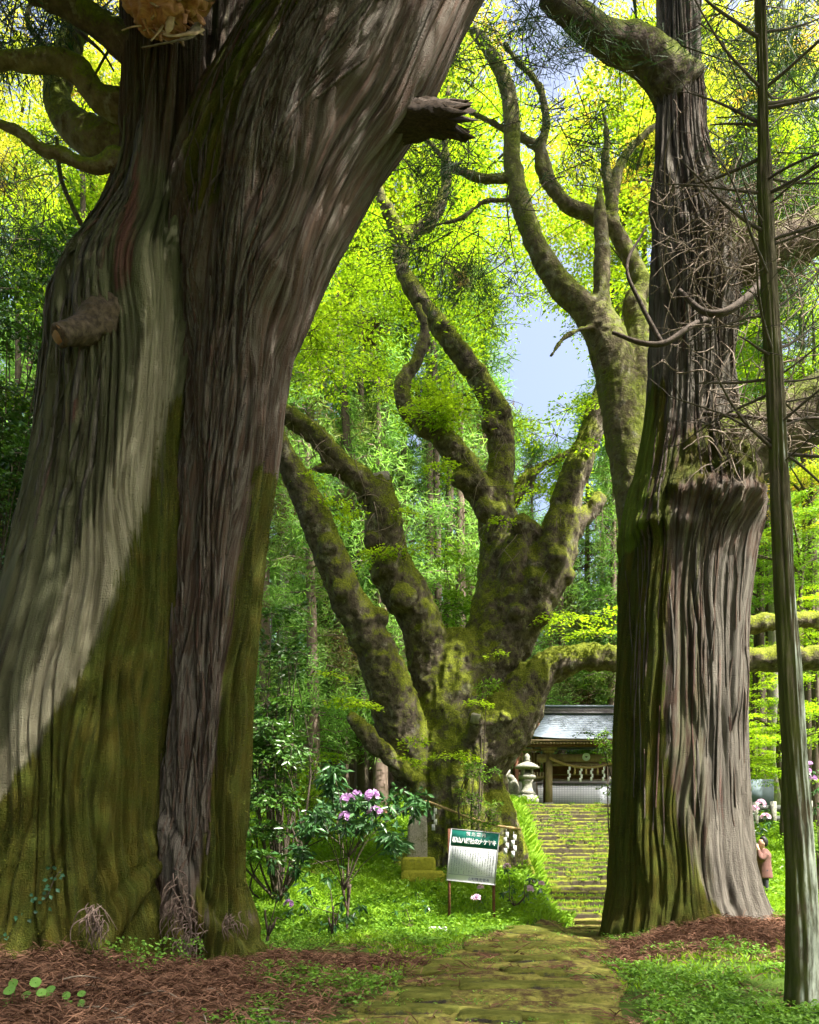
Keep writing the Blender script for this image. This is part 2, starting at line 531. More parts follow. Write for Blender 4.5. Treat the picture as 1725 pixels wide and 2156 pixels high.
M_STONE_MOSS = moss_ground('mossy_stone', (0.06, 0.075, 0.012), (0.15, 0.15, 0.03), (0.07, 0.062, 0.05), 0.52, 1.0, 0.2)
pu = np.linspace(-1, 1, 64); pv = np.linspace(3.5, 21.1, 340)
PU, PV = np.meshgrid(pu, pv)
pc, pw = path_c(PV)
edge = 1 + 0.16 * fbm(PV * 0.9, PU * 0 + np.sign(PU) * 5, 0 * PU, 3, 9)
PX = pc + PU * pw * edge
PZ = ground(PX, PV, False) + 0.035 * (1 - np.abs(PU) ** 3) + 0.012 + 0.05 * fbm(PX * 0.9, PV * 3.6, 0 * PX, 4, 21) - 0.07 * smooth(0.42, 0.55, vn(PX * 1.0, PV * 3.4, 0 * PX, 23)) * (1 - PU ** 4) + 0.018 * fbm(PX * 5, PV * 9, 0 * PX, 3, 24)
i = (np.arange(339)[:, None] * 64 + np.arange(63)[None]).ravel()
p_ob = obj('path', np_mesh('path', np.stack([PX.ravel(), PV.ravel(), PZ.ravel()], 1), [np.stack([i, i + 1, i + 65, i + 64], 1)], mat=M_PATH))
p_ob['kind'] = 'structure'

def rough_block(sx, sy, sz, rng, nu=7, jit=0.03):
    """stone block with rounded worn edges, about 100 triangles"""
    mb = MB()
    u = np.linspace(-1, 1, nu)
    r = []
    for z in (-1.0, 0.55, 1.0):
        k = 1.0 if z < 0.9 else 0.86
        a = np.array([[x, -1] for x in u[:-1]] + [[1, y] for y in (-1, 0)] + [[x, 1] for x in u[::-1][:-1]] + [[-1, y] for y in (1, 0)], float)
        ring = np.concatenate([a * k, np.full((len(a), 1), z)], 1)
        r.append(ring)
    n = len(r[0])
    V = np.concatenate(r + [np.array([[0, 0, 1.02]])]) * np.array([sx, sy, sz]) / 2
    V[:-1] += rng.normal(0, jit, (3 * n, 3)) * np.array([1, 1, 0.5])
    Q = []
    for k in range(2):
        a = k * n + np.arange(n); b = k * n + (np.arange(n) + 1) % n
        Q.append(np.stack([a, b, b + n, a + n], 1))
    T = np.stack([2 * n + np.arange(n), 2 * n + (np.arange(n) + 1) % n, np.full(n, 3 * n)], 1)
    mb.add(V, np.concatenate(Q), T)
    return mb

rng = np.random.default_rng(31)
stone_me = [rough_block(1, 1, 1, rng, 7, 0.035).mesh('paving_stone', M_STONE_MOSS) for _ in range(6)]
for k in range(30):
    y = rng.uniform(6.4, 18.5); c, w = path_c(y)
    x = c + rng.uniform(-0.8, 0.85) * w
    o = obj('paving_stone', stone_me[k % 6]); o.parent = p_ob
    o.location = (x, y, float(ground(np.array([x]), np.array([y]), False)[0]) + rng.uniform(-0.02, 0.03))
    o.scale = (rng.uniform(0.4, 1.15), rng.uniform(0.22, 0.5), rng.uniform(0.10, 0.16))
    o.rotation_euler = (rng.normal(0.03, 0.05), rng.normal(0, 0.03), rng.normal(0, 0.15))

# ---- stone stairs
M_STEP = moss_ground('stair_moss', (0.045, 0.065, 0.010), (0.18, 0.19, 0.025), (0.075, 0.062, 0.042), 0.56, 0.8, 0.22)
NSTEP, RISE, TREAD, SY0, SZ0 = 26, 0.14, 0.30, 21.0, -0.24
stairs = thing('stone_stairs', 'mossy stone stairway climbing to the shrine gate', 'stairs', (6.2, 21.0, -0.24))
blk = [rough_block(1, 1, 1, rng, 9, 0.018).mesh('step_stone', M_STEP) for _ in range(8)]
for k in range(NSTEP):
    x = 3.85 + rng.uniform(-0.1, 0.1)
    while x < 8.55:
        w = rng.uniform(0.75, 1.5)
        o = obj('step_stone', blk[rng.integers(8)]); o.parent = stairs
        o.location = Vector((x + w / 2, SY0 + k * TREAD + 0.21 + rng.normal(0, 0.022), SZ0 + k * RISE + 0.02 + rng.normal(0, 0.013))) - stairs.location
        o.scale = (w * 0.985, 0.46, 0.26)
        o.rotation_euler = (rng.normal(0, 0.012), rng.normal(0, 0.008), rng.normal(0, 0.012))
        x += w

# ================================================================== THE GREAT TREES
def ring_trunk(ctrl, nth, nr, fn, d, ryf=0.92, ang_pow=1.25, close_top=False):
    """trunk from rows (picture row, left edge, right edge[, depth]); horizontal rings, denser towards the viewer.
    fn(theta, s, R0, x, z) returns the bark relief in metres."""
    C = np.array([list(r) + [d] * (4 - len(r)) for r in ctrl], float)
    t = np.linspace(0, 1, nr)
    key = np.linspace(0, 1, len(C))
    # resample by height
    zs = CAM_H + (HY - C[:, 0]) / FV * C[:, 3]
    zz = np.linspace(zs[0], zs[-1], nr)
    o = np.argsort(zs)
    def itp(a):
        v = np.interp(zz, zs[o], a[o])
        k = np.ones(9) / 9
        return np.convolve(np.pad(v, 4, 'edge'), k, 'valid')
    xl = itp((C[:, 1] - CX) / FV * C[:, 3]); xr = itp((C[:, 2] - CX) / FV * C[:, 3]); dd = itp(C[:, 3])
    xc, rx = (xl + xr) / 2, (xr - xl) / 2
    u = np.linspace(-1, 1, nth, endpoint=False)
    th = -math.pi / 2 + math.pi * np.sign(u) * np.abs(u) ** ang_pow
    TH, S = np.meshgrid(th, zz)
    R = np.repeat(rx[:, None], nth, 1)
    R0 = float(np.median(rx))
    X = xc[:, None] + R * np.cos(TH)
    disp, bu, bw = fn(TH, S, R0, X, S)
    RR = R + disp
    lean = np.gradient(xc, zz)
    ry = ryf / np.sqrt(1 + np.clip(lean, -1.2, 1.2) ** 2 * 0.7)
    V = np.stack([xc[:, None] + RR * np.cos(TH), dd[:, None] + RR * ry[:, None] * np.sin(TH), np.repeat(zz[:, None], nth, 1)], 2)
    a = (np.arange(nr - 1)[:, None] * nth + np.arange(nth)[None]).ravel()
    b = (np.arange(nr - 1)[:, None] * nth + (np.arange(nth)[None] + 1) % nth).ravel()
    return V.reshape(-1, 3), np.stack([a, b, b + nth, a + nth], 1), TH.ravel(), S.ravel(), (bu.ravel(), bw.ravel(), nth, nr)

def cedar_relief(seed, flute=0.10, ridge=0.035, fine=0.014, warp=0.30, twist=0.0, rf=5.5, bumps=(), root=0.0, zroot=1.2, z0=0.0, peel=0.02, lines=(), gw=0.42):
    def fn(TH, S, R0, X, Z):
        w = warp * fbm(np.cos(TH) * R0 * 0.9, np.sin(TH) * R0 * 0.9, S * 0.30, 2, seed) + twist * S
        w = w + 0.35 * warp * vn(np.cos(TH) * R0 * 2.6, np.sin(TH) * R0 * 2.6, S * 0.8, seed + 7)
        A = TH + w / R0
        cx, cy = np.cos(A) * R0, np.sin(A) * R0
        d = flute * fbm(cx * 0.95, cy * 0.95, S * 0.10, 2, seed + 1)
        n1 = vn(cx * rf, cy * rf, S * 0.40, seed + 2)
        n2 = vn(cx * rf * 1.9, cy * rf * 1.9, S * 0.65, seed + 3)
        n3 = vn(cx * rf * 4.6, cy * rf * 4.6, S * 1.5, seed + 4)
        amp = 0.95 + 0.35 * vn(cx * 1.1, cy * 1.1, S * 0.3, seed + 8)
        d = d - amp * (ridge * 2.6 * (1 - smooth(0.02, gw, np.abs(n1))) + fine * 2.8 * (1 - smooth(0.0, 0.38, np.abs(n2)))) + ridge * 0.5 * n2 + fine * 0.9 * n3
        if peel:
            p = smooth(0.12, 0.22, vn(cx * rf * 1.1, cy * rf * 1.1, S * 0.55, seed + 5)) * smooth(-0.1, 0.2, vn(cx * 1.7, cy * 1.7, S * 0.5, seed + 6))
            d = d + peel * p
        if root:
            k = np.clip((zroot - (Z - z0)) / zroot, 0, 1) ** 2
            d = d + root * k * (0.55 * fbm(cx * 1.5, cy * 1.5, S * 0.35, 2, seed + 11) + 0.25 * vn(cx * 4, cy * 4, S * 1.5, seed + 12) + 0.05)
            d = d + k ** 0.5 * 0.06 * fbm(X * 6, Z * 4.2, TH * 3, 3, seed + 14)
        for (bx, bz, br, ba, under) in bumps:
            q = ((X - bx) / br) ** 2 + ((Z - bz) / (br * np.where(Z < bz, under, 1.3))) ** 2
            g = np.exp(-q) * np.where(np.sin(TH) < 0.3, 1, 0)
            d = d + ba * g * (0.75 + 0.55 * fbm(X * 4.5 / 1.0, Z * 4.5, TH, 3, seed + 20))
        for (x0, z0_, x1, z1, wd, la) in lines:        # root ridges running down and out
            tt = np.clip(((X - x0) * (x1 - x0) + (Z - z0_) * (z1 - z0_)) / ((x1 - x0) ** 2 + (z1 - z0_) ** 2), 0, 1)
            wob = 0.06 * vn(Z * 2.5, X * 0, TH * 0, seed + 31)
            q = np.hypot(X - x0 - tt * (x1 - x0) + wob, Z - z0_ - tt * (z1 - z0_))
            d = d + la * (0.25 + 0.75 * tt) * np.exp(-(q / (wd * (0.5 + 0.9 * tt))) ** 2) * np.where(np.sin(TH) < 0.2, 1, 0)
        return d, cx, cy
    return fn

def cedar_mat(name, side):
    """stringy cedar bark; attributes moss, pale, red and grey set the tones, with sunlit patches put into pale and grey"""
    t = NT(name)
    cb = t.n('CombineXYZ')
    for q, a in enumerate(('bu', 'bv', 'bs')): t.lk(t.attr(a), cb.inputs[q])
    def sc3(s):
        mp = t.n('Mapping'); mp.inputs['Scale'].default_value = s; t.lk(cb.outputs[0], mp.inputs[0]); return mp.outputs[0]
    v = sc3((9, 9, 0.45)); vf = sc3((34, 34, 1.3))
    iso = t.obj_co(geo=True)
    n1 = t.noise(1.0, 6, 0.65, v, 0.6)
    n2 = t.noise(1.0, 5, 0.65, vf, 0.4)
    n3 = t.noise(3.2, 6, 0.65, iso)
    n4 = t.noise(55, 3, 0.6, iso)
    brown = t.mix(t.ramp(n1, [(0.32, 0.0), (0.68, 1.0)]), (0.026, 0.015, 0.010), (0.185, 0.12, 0.088))
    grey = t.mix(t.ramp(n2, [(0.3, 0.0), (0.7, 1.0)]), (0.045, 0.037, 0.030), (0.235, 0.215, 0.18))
    greeny = t.mix(t.ramp(n1, [(0.3, 0.0), (0.7, 1.0)]), (0.045, 0.046, 0.024), (0.19, 0.195, 0.11))
    red = t.mix(t.ramp(n2, [(0.3, 0.0), (0.7, 1.0)]), (0.09, 0.038, 0.03), (0.22, 0.11, 0.09))
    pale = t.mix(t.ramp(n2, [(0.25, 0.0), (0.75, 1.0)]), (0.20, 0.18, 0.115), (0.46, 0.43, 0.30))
    n5 = t.noise(120, 3, 0.7, iso)
    moss = t.mix(t.ramp(n1, [(0.34, 0.0), (0.66, 1.0)]), (0.020, 0.030, 0.004), (0.105, 0.088, 0.010))
    moss = t.mix(t.ramp(n3, [(0.42, 0.0), (0.62, 0.8)]), moss, t.mix(n2, (0.035, 0.055, 0.006), (0.085, 0.105, 0.012)))
    moss = t.mix(t.ramp(n4, [(0.50, 0.0), (0.72, 0.7)]), moss, (0.12, 0.125, 0.018))
    moss = t.mix(t.ramp(n5, [(0.60, 0.0), (0.72, 0.55)]), moss, (0.20, 0.19, 0.07))
    c = t.mix(t.ramp(t.math('ADD', n2, t.math('MULTIPLY', n3, 0.5)), [(0.62, 0.0), (0.86, 0.75)]), brown, grey)
    def m(attr, lo=0.38, hi=0.62, k=1.5):
        a = t.attr(attr)
        s = t.math('ADD', a, t.math('MULTIPLY', t.math('SUBTRACT', t.math('ADD', t.math('MULTIPLY', n1, 0.5), t.math('ADD', t.math('MULTIPLY', n2, 0.3), t.math('MULTIPLY', n3, 0.2))), 0.5), k))
        return t.ramp(s, [(lo, 0.0), (hi, 1.0)])
    c = t.mix(m('greeny'), c, greeny)
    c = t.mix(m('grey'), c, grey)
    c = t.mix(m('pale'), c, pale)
    c = t.mix(m('red', 0.40, 0.62), c, red)
    c = t.mix(m('moss', 0.42, 0.56, 2.0), c, moss)
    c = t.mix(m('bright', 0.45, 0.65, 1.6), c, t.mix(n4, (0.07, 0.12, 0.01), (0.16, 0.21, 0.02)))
    t.bump(t.math('ADD', n2, t.math('ADD', t.math('MULTIPLY', n1, 0.8), t.math('MULTIPLY', n4, 0.9))), 1.0, 0.06)
    return t.done(c, 0.92, 0.15)

def poly_mask(px, py, pts, soft=25.0):
    """soft mask of a band given as rows (y, xl, xr)"""
    P = np.array(pts, float)
    o = np.argsort(P[:, 0])
    xl = np.interp(py, P[o, 0], P[o, 1]); xr = np.interp(py, P[o, 0], P[o, 2])
    m = smooth(-soft, soft, px - xl) * smooth(-soft, soft, xr - px)
    return m * smooth(P[o[0], 0] - soft, P[o[0], 0] + soft, py) * (1 - smooth(P[o[-1], 0] - soft, P[o[-1], 0] + soft, py))

# ---------------------------------------------------------------- the leaning cedar on the left
DL = 10.5
LT = [(2150, -215, 420), (2060, -175, 385), (1950, -118, 362), (1800, -85, 352), (1600, -55, 362), (1400, -12, 374), (1300, 8, 380), (1150, 40, 388),
      (1000, 72, 393), (870, 90, 396), (740, 100, 402), (660, 105, 404), (590, 128, 407), (545, 160, 410), (490, 200, 413), (380, 240, 416),
      (300, 250, 420), (130, 258, 430), (0, 256, 436), (-150, 256, 440), (-420, 262, 440)]
RT = [(2150, 225, 640), (2080, 250, 575), (2030, 275, 549), (1970, 292, 535), (1900, 308, 523), (1850, 318, 516), (1700, 330, 515), (1500, 345, 526), (1300, 352, 541),
      (1150, 358, 552), (1000, 366, 575), (860, 370, 591), (740, 366, 614), (640, 358, 653), (560, 352, 690), (430, 362, 752), (340, 388, 806),
      (280, 415, 850), (180, 480, 908), (90, 540, 950), (0, 588, 988), (-150, 680, 1075), (-420, 830, 1225)]
MT = [(420, 380, 560), (300, 396, 570), (150, 400, 600), (0, 404, 625), (-200, 410, 640), (-420, 420, 650)]
M_CEDAR = cedar_mat('cedar_bark', 0)

def px_of(V, d):
    return CX + V[:, 0] / d * FV, HY - (V[:, 2] - CAM_H) / d * FV

def rline(xa, ya, xb, yb, d, wpx, amp):
    a, b = W(xa, ya, d), W(xb, yb, d)
    return (a[0], a[2], b[0], b[2], wpx / FV * d, amp)

def burl(px, py, d, rpx, amp, under=0.8):
    w = W(px, py, d)
    return (w[0], w[2], rpx / FV * d, amp, under)

big = MB()
def add_trunk(ctrl, nth, nr, fn, d, masks, **kw):
    V, Q, TH, S, D = ring_trunk(ctrl, nth, nr, fn, d, **kw)
    px, py = px_of(V, d)
    add_trunk.grid = V.reshape(D[3], D[2], 3)
    at = {k: np.zeros(len(V), np.float32) for k in ('moss', 'pale', 'red', 'grey', 'greeny', 'bright')}
    at['bu'], at['bv'], at['bs'] = D[0], D[1], S
    for k, f in masks.items(): at[k] = np.clip(f(px, py, V, S), 0, 1)
    return V, Q, at

def moss_left(px, py, V, S):
    line = np.interp(py, [850, 900, 1000, 1150, 1300, 1450, 1600, 1700, 1800, 2160], [395, 375, 368, 335, 300, 240, 170, 100, 20, -160])
    m = smooth(-60, 55, px - line) * smooth(820, 900, py)
    return m * 0.95
lmasks = {
    'moss': moss_left,
    'greeny': lambda px, py, V, S: 0.62 * smooth(330, 480, py) * (1 - smooth(1700, 1950, py)) + 0.05,
    'pale': lambda px, py, V, S: 0.95 * poly_mask(px, py, [(560, 345, 372), (750, 340, 392), (900, 320, 385), (1000, 300, 365), (1150, 255, 335), (1300, 205, 295), (1450, 155, 245), (1600, 95, 165), (1720, 60, 95)], 34),  # smooth pale bark with the sunlit strip put into its colour
    'red': lambda px, py, V, S: poly_mask(px, py, [(360, 300, 325), (480, 300, 335), (620, 288, 335), (720, 285, 318)], 18) * 0.62 + 0.7 * poly_mask(px, py, [(860, 215, 245), (980, 200, 225)], 18),
    'bright': lambda px, py, V, S: 0.55 * smooth(1880, 2010, py) * smooth(160, 260, px),
}
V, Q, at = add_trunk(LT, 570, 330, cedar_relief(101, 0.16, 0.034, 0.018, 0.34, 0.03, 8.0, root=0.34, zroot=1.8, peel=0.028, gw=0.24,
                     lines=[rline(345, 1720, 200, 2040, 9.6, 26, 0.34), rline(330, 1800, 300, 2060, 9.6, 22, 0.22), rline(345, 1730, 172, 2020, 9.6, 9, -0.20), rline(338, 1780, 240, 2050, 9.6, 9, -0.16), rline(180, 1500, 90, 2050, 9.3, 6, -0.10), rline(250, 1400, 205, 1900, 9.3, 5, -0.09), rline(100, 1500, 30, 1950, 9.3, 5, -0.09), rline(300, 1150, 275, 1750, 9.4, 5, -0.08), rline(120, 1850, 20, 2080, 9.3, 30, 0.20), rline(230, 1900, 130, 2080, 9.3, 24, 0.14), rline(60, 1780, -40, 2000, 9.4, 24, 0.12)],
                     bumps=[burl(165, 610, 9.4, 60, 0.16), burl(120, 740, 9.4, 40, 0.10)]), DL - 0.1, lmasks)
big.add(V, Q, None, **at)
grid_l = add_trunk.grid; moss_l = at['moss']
rmasks = {
    'moss': lambda px, py, V, S: 0.85 * poly_mask(px, py, [(900, 372, 402), (1200, 360, 380), (1500, 330, 362), (1800, 290, 345), (2100, 200, 360)], 22)
        + 0.95 * poly_mask(px, py, [(1000, 545, 640), (1300, 500, 600), (1700, 455, 580), (1900, 440, 600)], 34) + 0.9 * smooth(1840, 2000, py)
        + 0.75 * np.clip(poly_mask(px, py, [(60, 600, 720), (150, 520, 690), (300, 430, 600), (430, 420, 520), (560, 420, 500)], 30), 0, 1),
    'grey': lambda px, py, V, S: 0.62 * poly_mask(px, py, [(1400, 350, 470), (1600, 350, 460), (1850, 350, 440)], 40) + 0.25 * smooth(700, 900, py),
    'bright': lambda px, py, V, S: 0.55 * poly_mask(px, py, [(0, 600, 660), (200, 530, 600), (300, 480, 560)], 30) + 0.5 * smooth(1960, 2060, py),
}
V, Q, at = add_trunk(RT, 360, 350, cedar_relief(202, 0.13, 0.034, 0.022, 0.42, -0.03, 7.0, root=0.28, zroot=1.7, peel=0.030, gw=0.34,
                     lines=[rline(340, 1720, 480, 2010, 10.2, 24, 0.26), rline(345, 1760, 390, 2040, 10.2, 22, 0.2), rline(352, 1750, 430, 2040, 10.2, 9, -0.18), rline(350, 1700, 505, 1990, 10.2, 8, -0.16), rline(490, 1850, 560, 2060, 10.2, 22, 0.14)],
                     bumps=[burl(560, 540, 9.6, 45, 0.14)]), DL + 0.12, rmasks)
big.add(V, Q, None, **at)
grid_r = add_trunk.grid; moss_r = at['moss']
V, Q, at = add_trunk(MT, 90, 90, cedar_relief(303, 0.10, 0.03, 0.015, 0.3, 0, 6), DL + 1.0, {'greeny': lambda px, py, V, S: 0.4 + 0 * px})
big.add(V, Q, None, **at)
cedar_l = thing('giant_cedar', 'huge leaning twin-stemmed cedar with mossy foot at the left edge', 'tree', W(220, 2070, DL))
obj('trunk', big.mesh('trunk', M_CEDAR), cedar_l)

def bark_strips(G, n, r0, r1, c0, c1, parent, seed, wd=(0.012, 0.035), ln=(8, 34), slant=0.35, lift=(0.01, 0.05), at0=None):
    """loose ribbons of bark hanging on the trunk: G is the grid of trunk points (ring, column)"""
    r = np.random.default_rng(seed); mb = MB(); nr, nth = G.shape[:2]
    cen = G.mean(1)
    for k in range(n):
        a = int(r.integers(int(nr * r0), int(nr * r1))); m = int(r.integers(*ln)); c = r.uniform(nth * c0, nth * c1); sl = r.normal(0, slant); cv = r.normal(0, 0.02)
        i = np.arange(a, min(a + m, nr - 1)); 
        if len(i) < 4: continue
        j = np.clip((c + sl * (i - a) + cv * (i - a) ** 2 * 0.3).astype(int), 0, nth - 1)
        P = G[i, j]; out = P - cen[i]; out[:, 2] = 0; out /= np.linalg.norm(out, axis=1)[:, None]
        t = np.linspace(0, 1, len(i)); lf = r.uniform(*lift)
        P = P * 1.0
        for ax in range(3): P[:, ax] = np.convolve(np.pad(P[:, ax], 2, 'edge'), np.ones(5) / 5, 'valid')
        off = lf * (0.35 + (t - 0.4 * r.random()) ** 2)
        P = P + out * off[:, None]
        side = np.cross(np.gradient(P, axis=0), out); side /= np.linalg.norm(side, axis=1)[:, None] + 1e-9
        w = (r.uniform(*wd) * np.sin(np.clip(t * 0.9 + 0.08, 0, 1) * math.pi) ** 0.6 + 0.002)[:, None]
        V = np.stack([P - side * w - out * 0.006, P + out * 0.008, P + side * w - out * 0.006, P - out * 0.010], 1).reshape(-1, 3)
        q = np.arange(len(i) - 1)[:, None] * 4
        Q = np.concatenate([q + [m_, (m_ + 1) % 4, (m_ + 1) % 4 + 4, m_ + 4] for m_ in range(4)])
        at = {k2: 0.0 for k2 in ('moss', 'pale', 'red', 'greeny', 'bright')}
        at['grey'] = r.uniform(0.1, 0.8); at['red'] = 0.5 if r.random() < 0.06 else 0.0
        if at0: at.update(at0)
        mb.add(V, Q, None, bu=V[:, 0], bv=V[:, 1], bs=V[:, 2], **at)
    o = obj('bark_strips', mb.mesh('bark_strips', M_CEDAR), parent); o['kind'] = 'stuff'
bark_strips(grid_r, 420, 0.12, 0.80, 0.30, 0.62, cedar_l, 1, slant=0.45)
bark_strips(grid_l, 90, 0.36, 0.62, 0.22, 0.55, cedar_l, 2, (0.02, 0.05), (14, 50), 0.25, (0.0, 0.03), {'greeny': 0.6})
def limb_pts(rows):
    """rows (px, py, depth, width px) -> world points and radii"""
    P = np.array([W(a, b, c) for a, b, c, w in rows]); R = np.array([w / 2 / FV * c for a, b, c, w in rows])
    return P, R
def skin(limbs, voxel, rough, seed, sub=6, n=14, it=3, freq=3.0):
    mb = MB()
    for rows in limbs:
        P, R = limb_pts(rows)
        mb.tube(P, R, n, True, sub)
    V, F, N = remesh(mb, voxel, it)
    x, y, z = V.T
    d = rough * (fbm(x * freq, y * freq, z * freq, 3, seed) + 0.5 * (1 - 2 * np.abs(vn(x * freq * 2.2, y * freq * 2.2, z * freq * 2.2, seed + 5))))
    return V + N * d[:, None], F
def moss_tufts(G, A, n, seed, parent, L=0.03):
    """living moss: tiny blades standing on the mossy parts of a trunk; G grid of points, A moss amount at each"""
    r = np.random.default_rng(seed)
    nr, nth = G.shape[:2]; A = A.reshape(nr, nth)
    i = r.integers(1, nr - 2, n); j = r.integers(int(nth * .12), int(nth * .88), n)
    k = r.random(n) < np.clip(A[i, j] * 1.4 - 0.45, 0, 1) * np.clip(0.5 + 1.2 * vn(G[i, j, 0] * 3, G[i, j, 1] * 3, G[i, j, 2] * 2, seed), 0.05, 1)
    i, j = i[k], j[k]
    P = G[i, j] + (G[i + 1, j] - G[i, j]) * r.random((len(i), 1))
    cen = G.mean(1)[i]; out = P - cen; out[:, 2] = 0; out /= np.linalg.norm(out, axis=1)[:, None]
    T = out + r.normal(0, 0.6, P.shape) + [0, 0, 0.25]
    T /= np.linalg.norm(T, axis=1)[:, None]
    B = np.cross(T, rand_unit(len(P), r)); B /= np.linalg.norm(B, axis=1)[:, None]
    l = (L * r.uniform(0.5, 1.5, len(P)))[:, None]
    V = np.stack([P - B * 0.007 - out * .004, P + B * 0.007 - out * .004, P + T * l], 1).reshape(-1, 3)
    mb = MB(); mb.add(V, None, np.arange(len(V)).reshape(-1, 3), rnd=np.repeat(r.random(len(P)), 3))
    o = obj('moss', mb.mesh('moss', M_MOSSB, False), parent); o['kind'] = 'stuff'
M_MOSSB = leaf_mat('moss_blade', (0.035, 0.045, 0.006), (0.13, 0.14, 0.018), 0.3, (1, 1, 0.5), 0.8, 0.1)
moss_tufts(grid_l, moss_l, 60000, 5, cedar_l)
moss_tufts(grid_r, moss_r, 40000, 6, cedar_l)
# shreds of dead bark and fronds caught on the mossy foot
M_SHRED = plain('shredded_bark', (0.24, 0.18, 0.15), (0.07, 0.045, 0.035), 16, 0.9, 0.0)
r_ = np.random.default_rng(88); sh = MB()
for (px, py, d, n, sx, sy, ln) in [(375, 1900, 9.75, 60, 12, 30, 0.35), (395, 1960, 9.6, 70, 18, 30, 0.3), (200, 1915, 8.95, 22, 6, 8, 0.4), (210, 1945, 8.9, 26, 10, 12, 0.3), (490, 1935, 9.9, 20, 16, 10, 0.3)]:
    for k in range(n):
        p = W(px + r_.normal(0, sx), py + r_.normal(0, sy), d + r_.normal(0, 0.03)); q = p + [r_.normal(0, .3) * ln, -0.05 + r_.normal(0, .04), -ln * r_.uniform(.3, 1)]
        sh.tube([p, (p + q) / 2 + [r_.normal(0, .04), -0.07, 0.05], q], [0.006, 0.008, 0.003], 4, False, 4)
obj('bark_shreds', sh.mesh('bark_shreds', M_SHRED), cedar_l)['kind'] = 'stuff'
# limbs on its left side: smooth mossy skin
M_LIMB = moss_bark('limb_bark', (0.10, 0.075, 0.045), (0.22, 0.18, 0.12), (0.09, 0.12, 0.012), (0.20, 0.24, 0.03), top=0.40, cover=0.62)
M_LIMB_D = moss_bark('dark_limb_bark', (0.055, 0.042, 0.032), (0.14, 0.11, 0.085), (0.06, 0.085, 0.010), (0.14, 0.18, 0.02), top=0.30, cover=0.45)
limbs_l = [
    [(330, 255, 10.6, 70), (262, 228, 10.5, 58), (205, 205, 10.4, 48), (165, 150, 10.3, 52), (120, 130, 10.2, 46), (60, 132, 10.1, 36), (-40, 125, 10.0, 30)],
    [(330, 330, 10.9, 110), (255, 305, 10.9, 88), (195, 290, 10.9, 78), (140, 250, 11.0, 66), (120, 195, 11.1, 56), (140, 120, 11.2, 48), (165, 40, 11.3, 44), (180, -60, 11.4, 40)],
    [(320, 345, 10.2, 50), (250, 338, 10.1, 42), (200, 348, 10.1, 30), (130, 325, 10.0, 26), (80, 312, 10.0, 22), (45, 282, 9.9, 20), (-30, 250, 9.8, 16)],
    [(350, 160, 10.3, 100), (262, 95, 10.2, 66), (215, 55, 10.1, 56), (150, 15, 10.0, 48), (60, -20, 9.9, 42)],
]
for q, rows in enumerate(limbs_l):
    V, F = skin([rows], 0.03, 0.035, 40 + q)
    obj('limb', np_mesh('limb', V, F, mat=M_LIMB if q != 3 else M_LIMB_D), cedar_l)
tw = MB()
for rows in ([(105, 110, 10.6, 14), (60, 50, 10.8, 12), (65, 0, 10.9, 9)], [(170, 470, 11.5, 12), (130, 380, 11.6, 10), (120, 290, 11.7, 8)],
             [(258, 60, 10.4, 8), (215, 130, 10.3, 5), (185, 190, 10.2, 4)], [(160, 60, 10.9, 10), (215, 110, 10.8, 6), (240, 150, 10.8, 4)]):
    P, R = limb_pts(rows); tw.tube(P, R, 6, True, 5)
obj('twigs', tw.mesh('twigs', M_LIMB_D), cedar_l)['kind'] = 'stuff'

# broken stub on the leaning limb
def jag_stub(rows, n=20, teeth=0.12, seed=1):
    P, R = limb_pts(rows)
    V, Q, T = tube_geo(P, R, n, True, 5)
    r = np.random.default_rng(seed)
    dirv = P[-1] - P[-2]; dirv /= np.linalg.norm(dirv)
    m = (len(V) - 2) // n
    V[(m - 1) * n:m * n] += dirv * (r.random(n)[:, None] - 0.3) * teeth * 2
    V[-1] -= dirv * 0.1
    V[:-2] += r.normal(0, 0.012, (len(V) - 2, 3))
    mb = MB(); mb.add(V, Q, T)
    return mb
M_DEAD = plain('dead_wood', (0.07, 0.048, 0.032), (0.018, 0.013, 0.010), 14, 0.9, 0.8, stretch=(1, 4, 4))
obj('broken_limb', jag_stub([(770, 262, 10.6, 95), (840, 256, 10.6, 78), (900, 250, 10.5, 62), (960, 252, 10.4, 60)], 34, 0.22, 3).mesh('broken_limb', M_DEAD), cedar_l)

# sawn stub on the bulge
M_DEADBARK = plain('stub_bark', (0.13, 0.098, 0.066), (0.03, 0.022, 0.016), 16, 0.9, 1.0)
M_CUT = plain('sawn_wood', (0.36, 0.22, 0.12), (0.22, 0.12, 0.06), 14, 0.8, 0.3)
M_BARE = plain('bare_wood', (0.30, 0.25, 0.17), (0.09, 0.065, 0.045), 14, 0.85, 0.8)
P, R = limb_pts([(195, 695, 9.6, 60), (160, 698, 9.3, 46), (124, 706, 9.12, 40)])
V, F = skin([[(225, 680, 9.75, 120), (185, 692, 9.45, 62), (150, 700, 9.25, 44), (124, 706, 9.12, 40)]], 0.016, 0.030, 19, freq=4.5)
st = obj('cut_stub', np_mesh('cut_stub', V, F, mat=M_DEADBARK), cedar_l)
dv = P[-1] - P[-2]; dv /= np.linalg.norm(dv)
mb = MB(); mb.tube([P[-1] - dv * 0.02, P[-1] + dv * 0.012], [R[-1] * 0.95, R[-1] * 0.93], 18)
obj('cut_face', mb.mesh('cut_face', M_CUT, False), st)

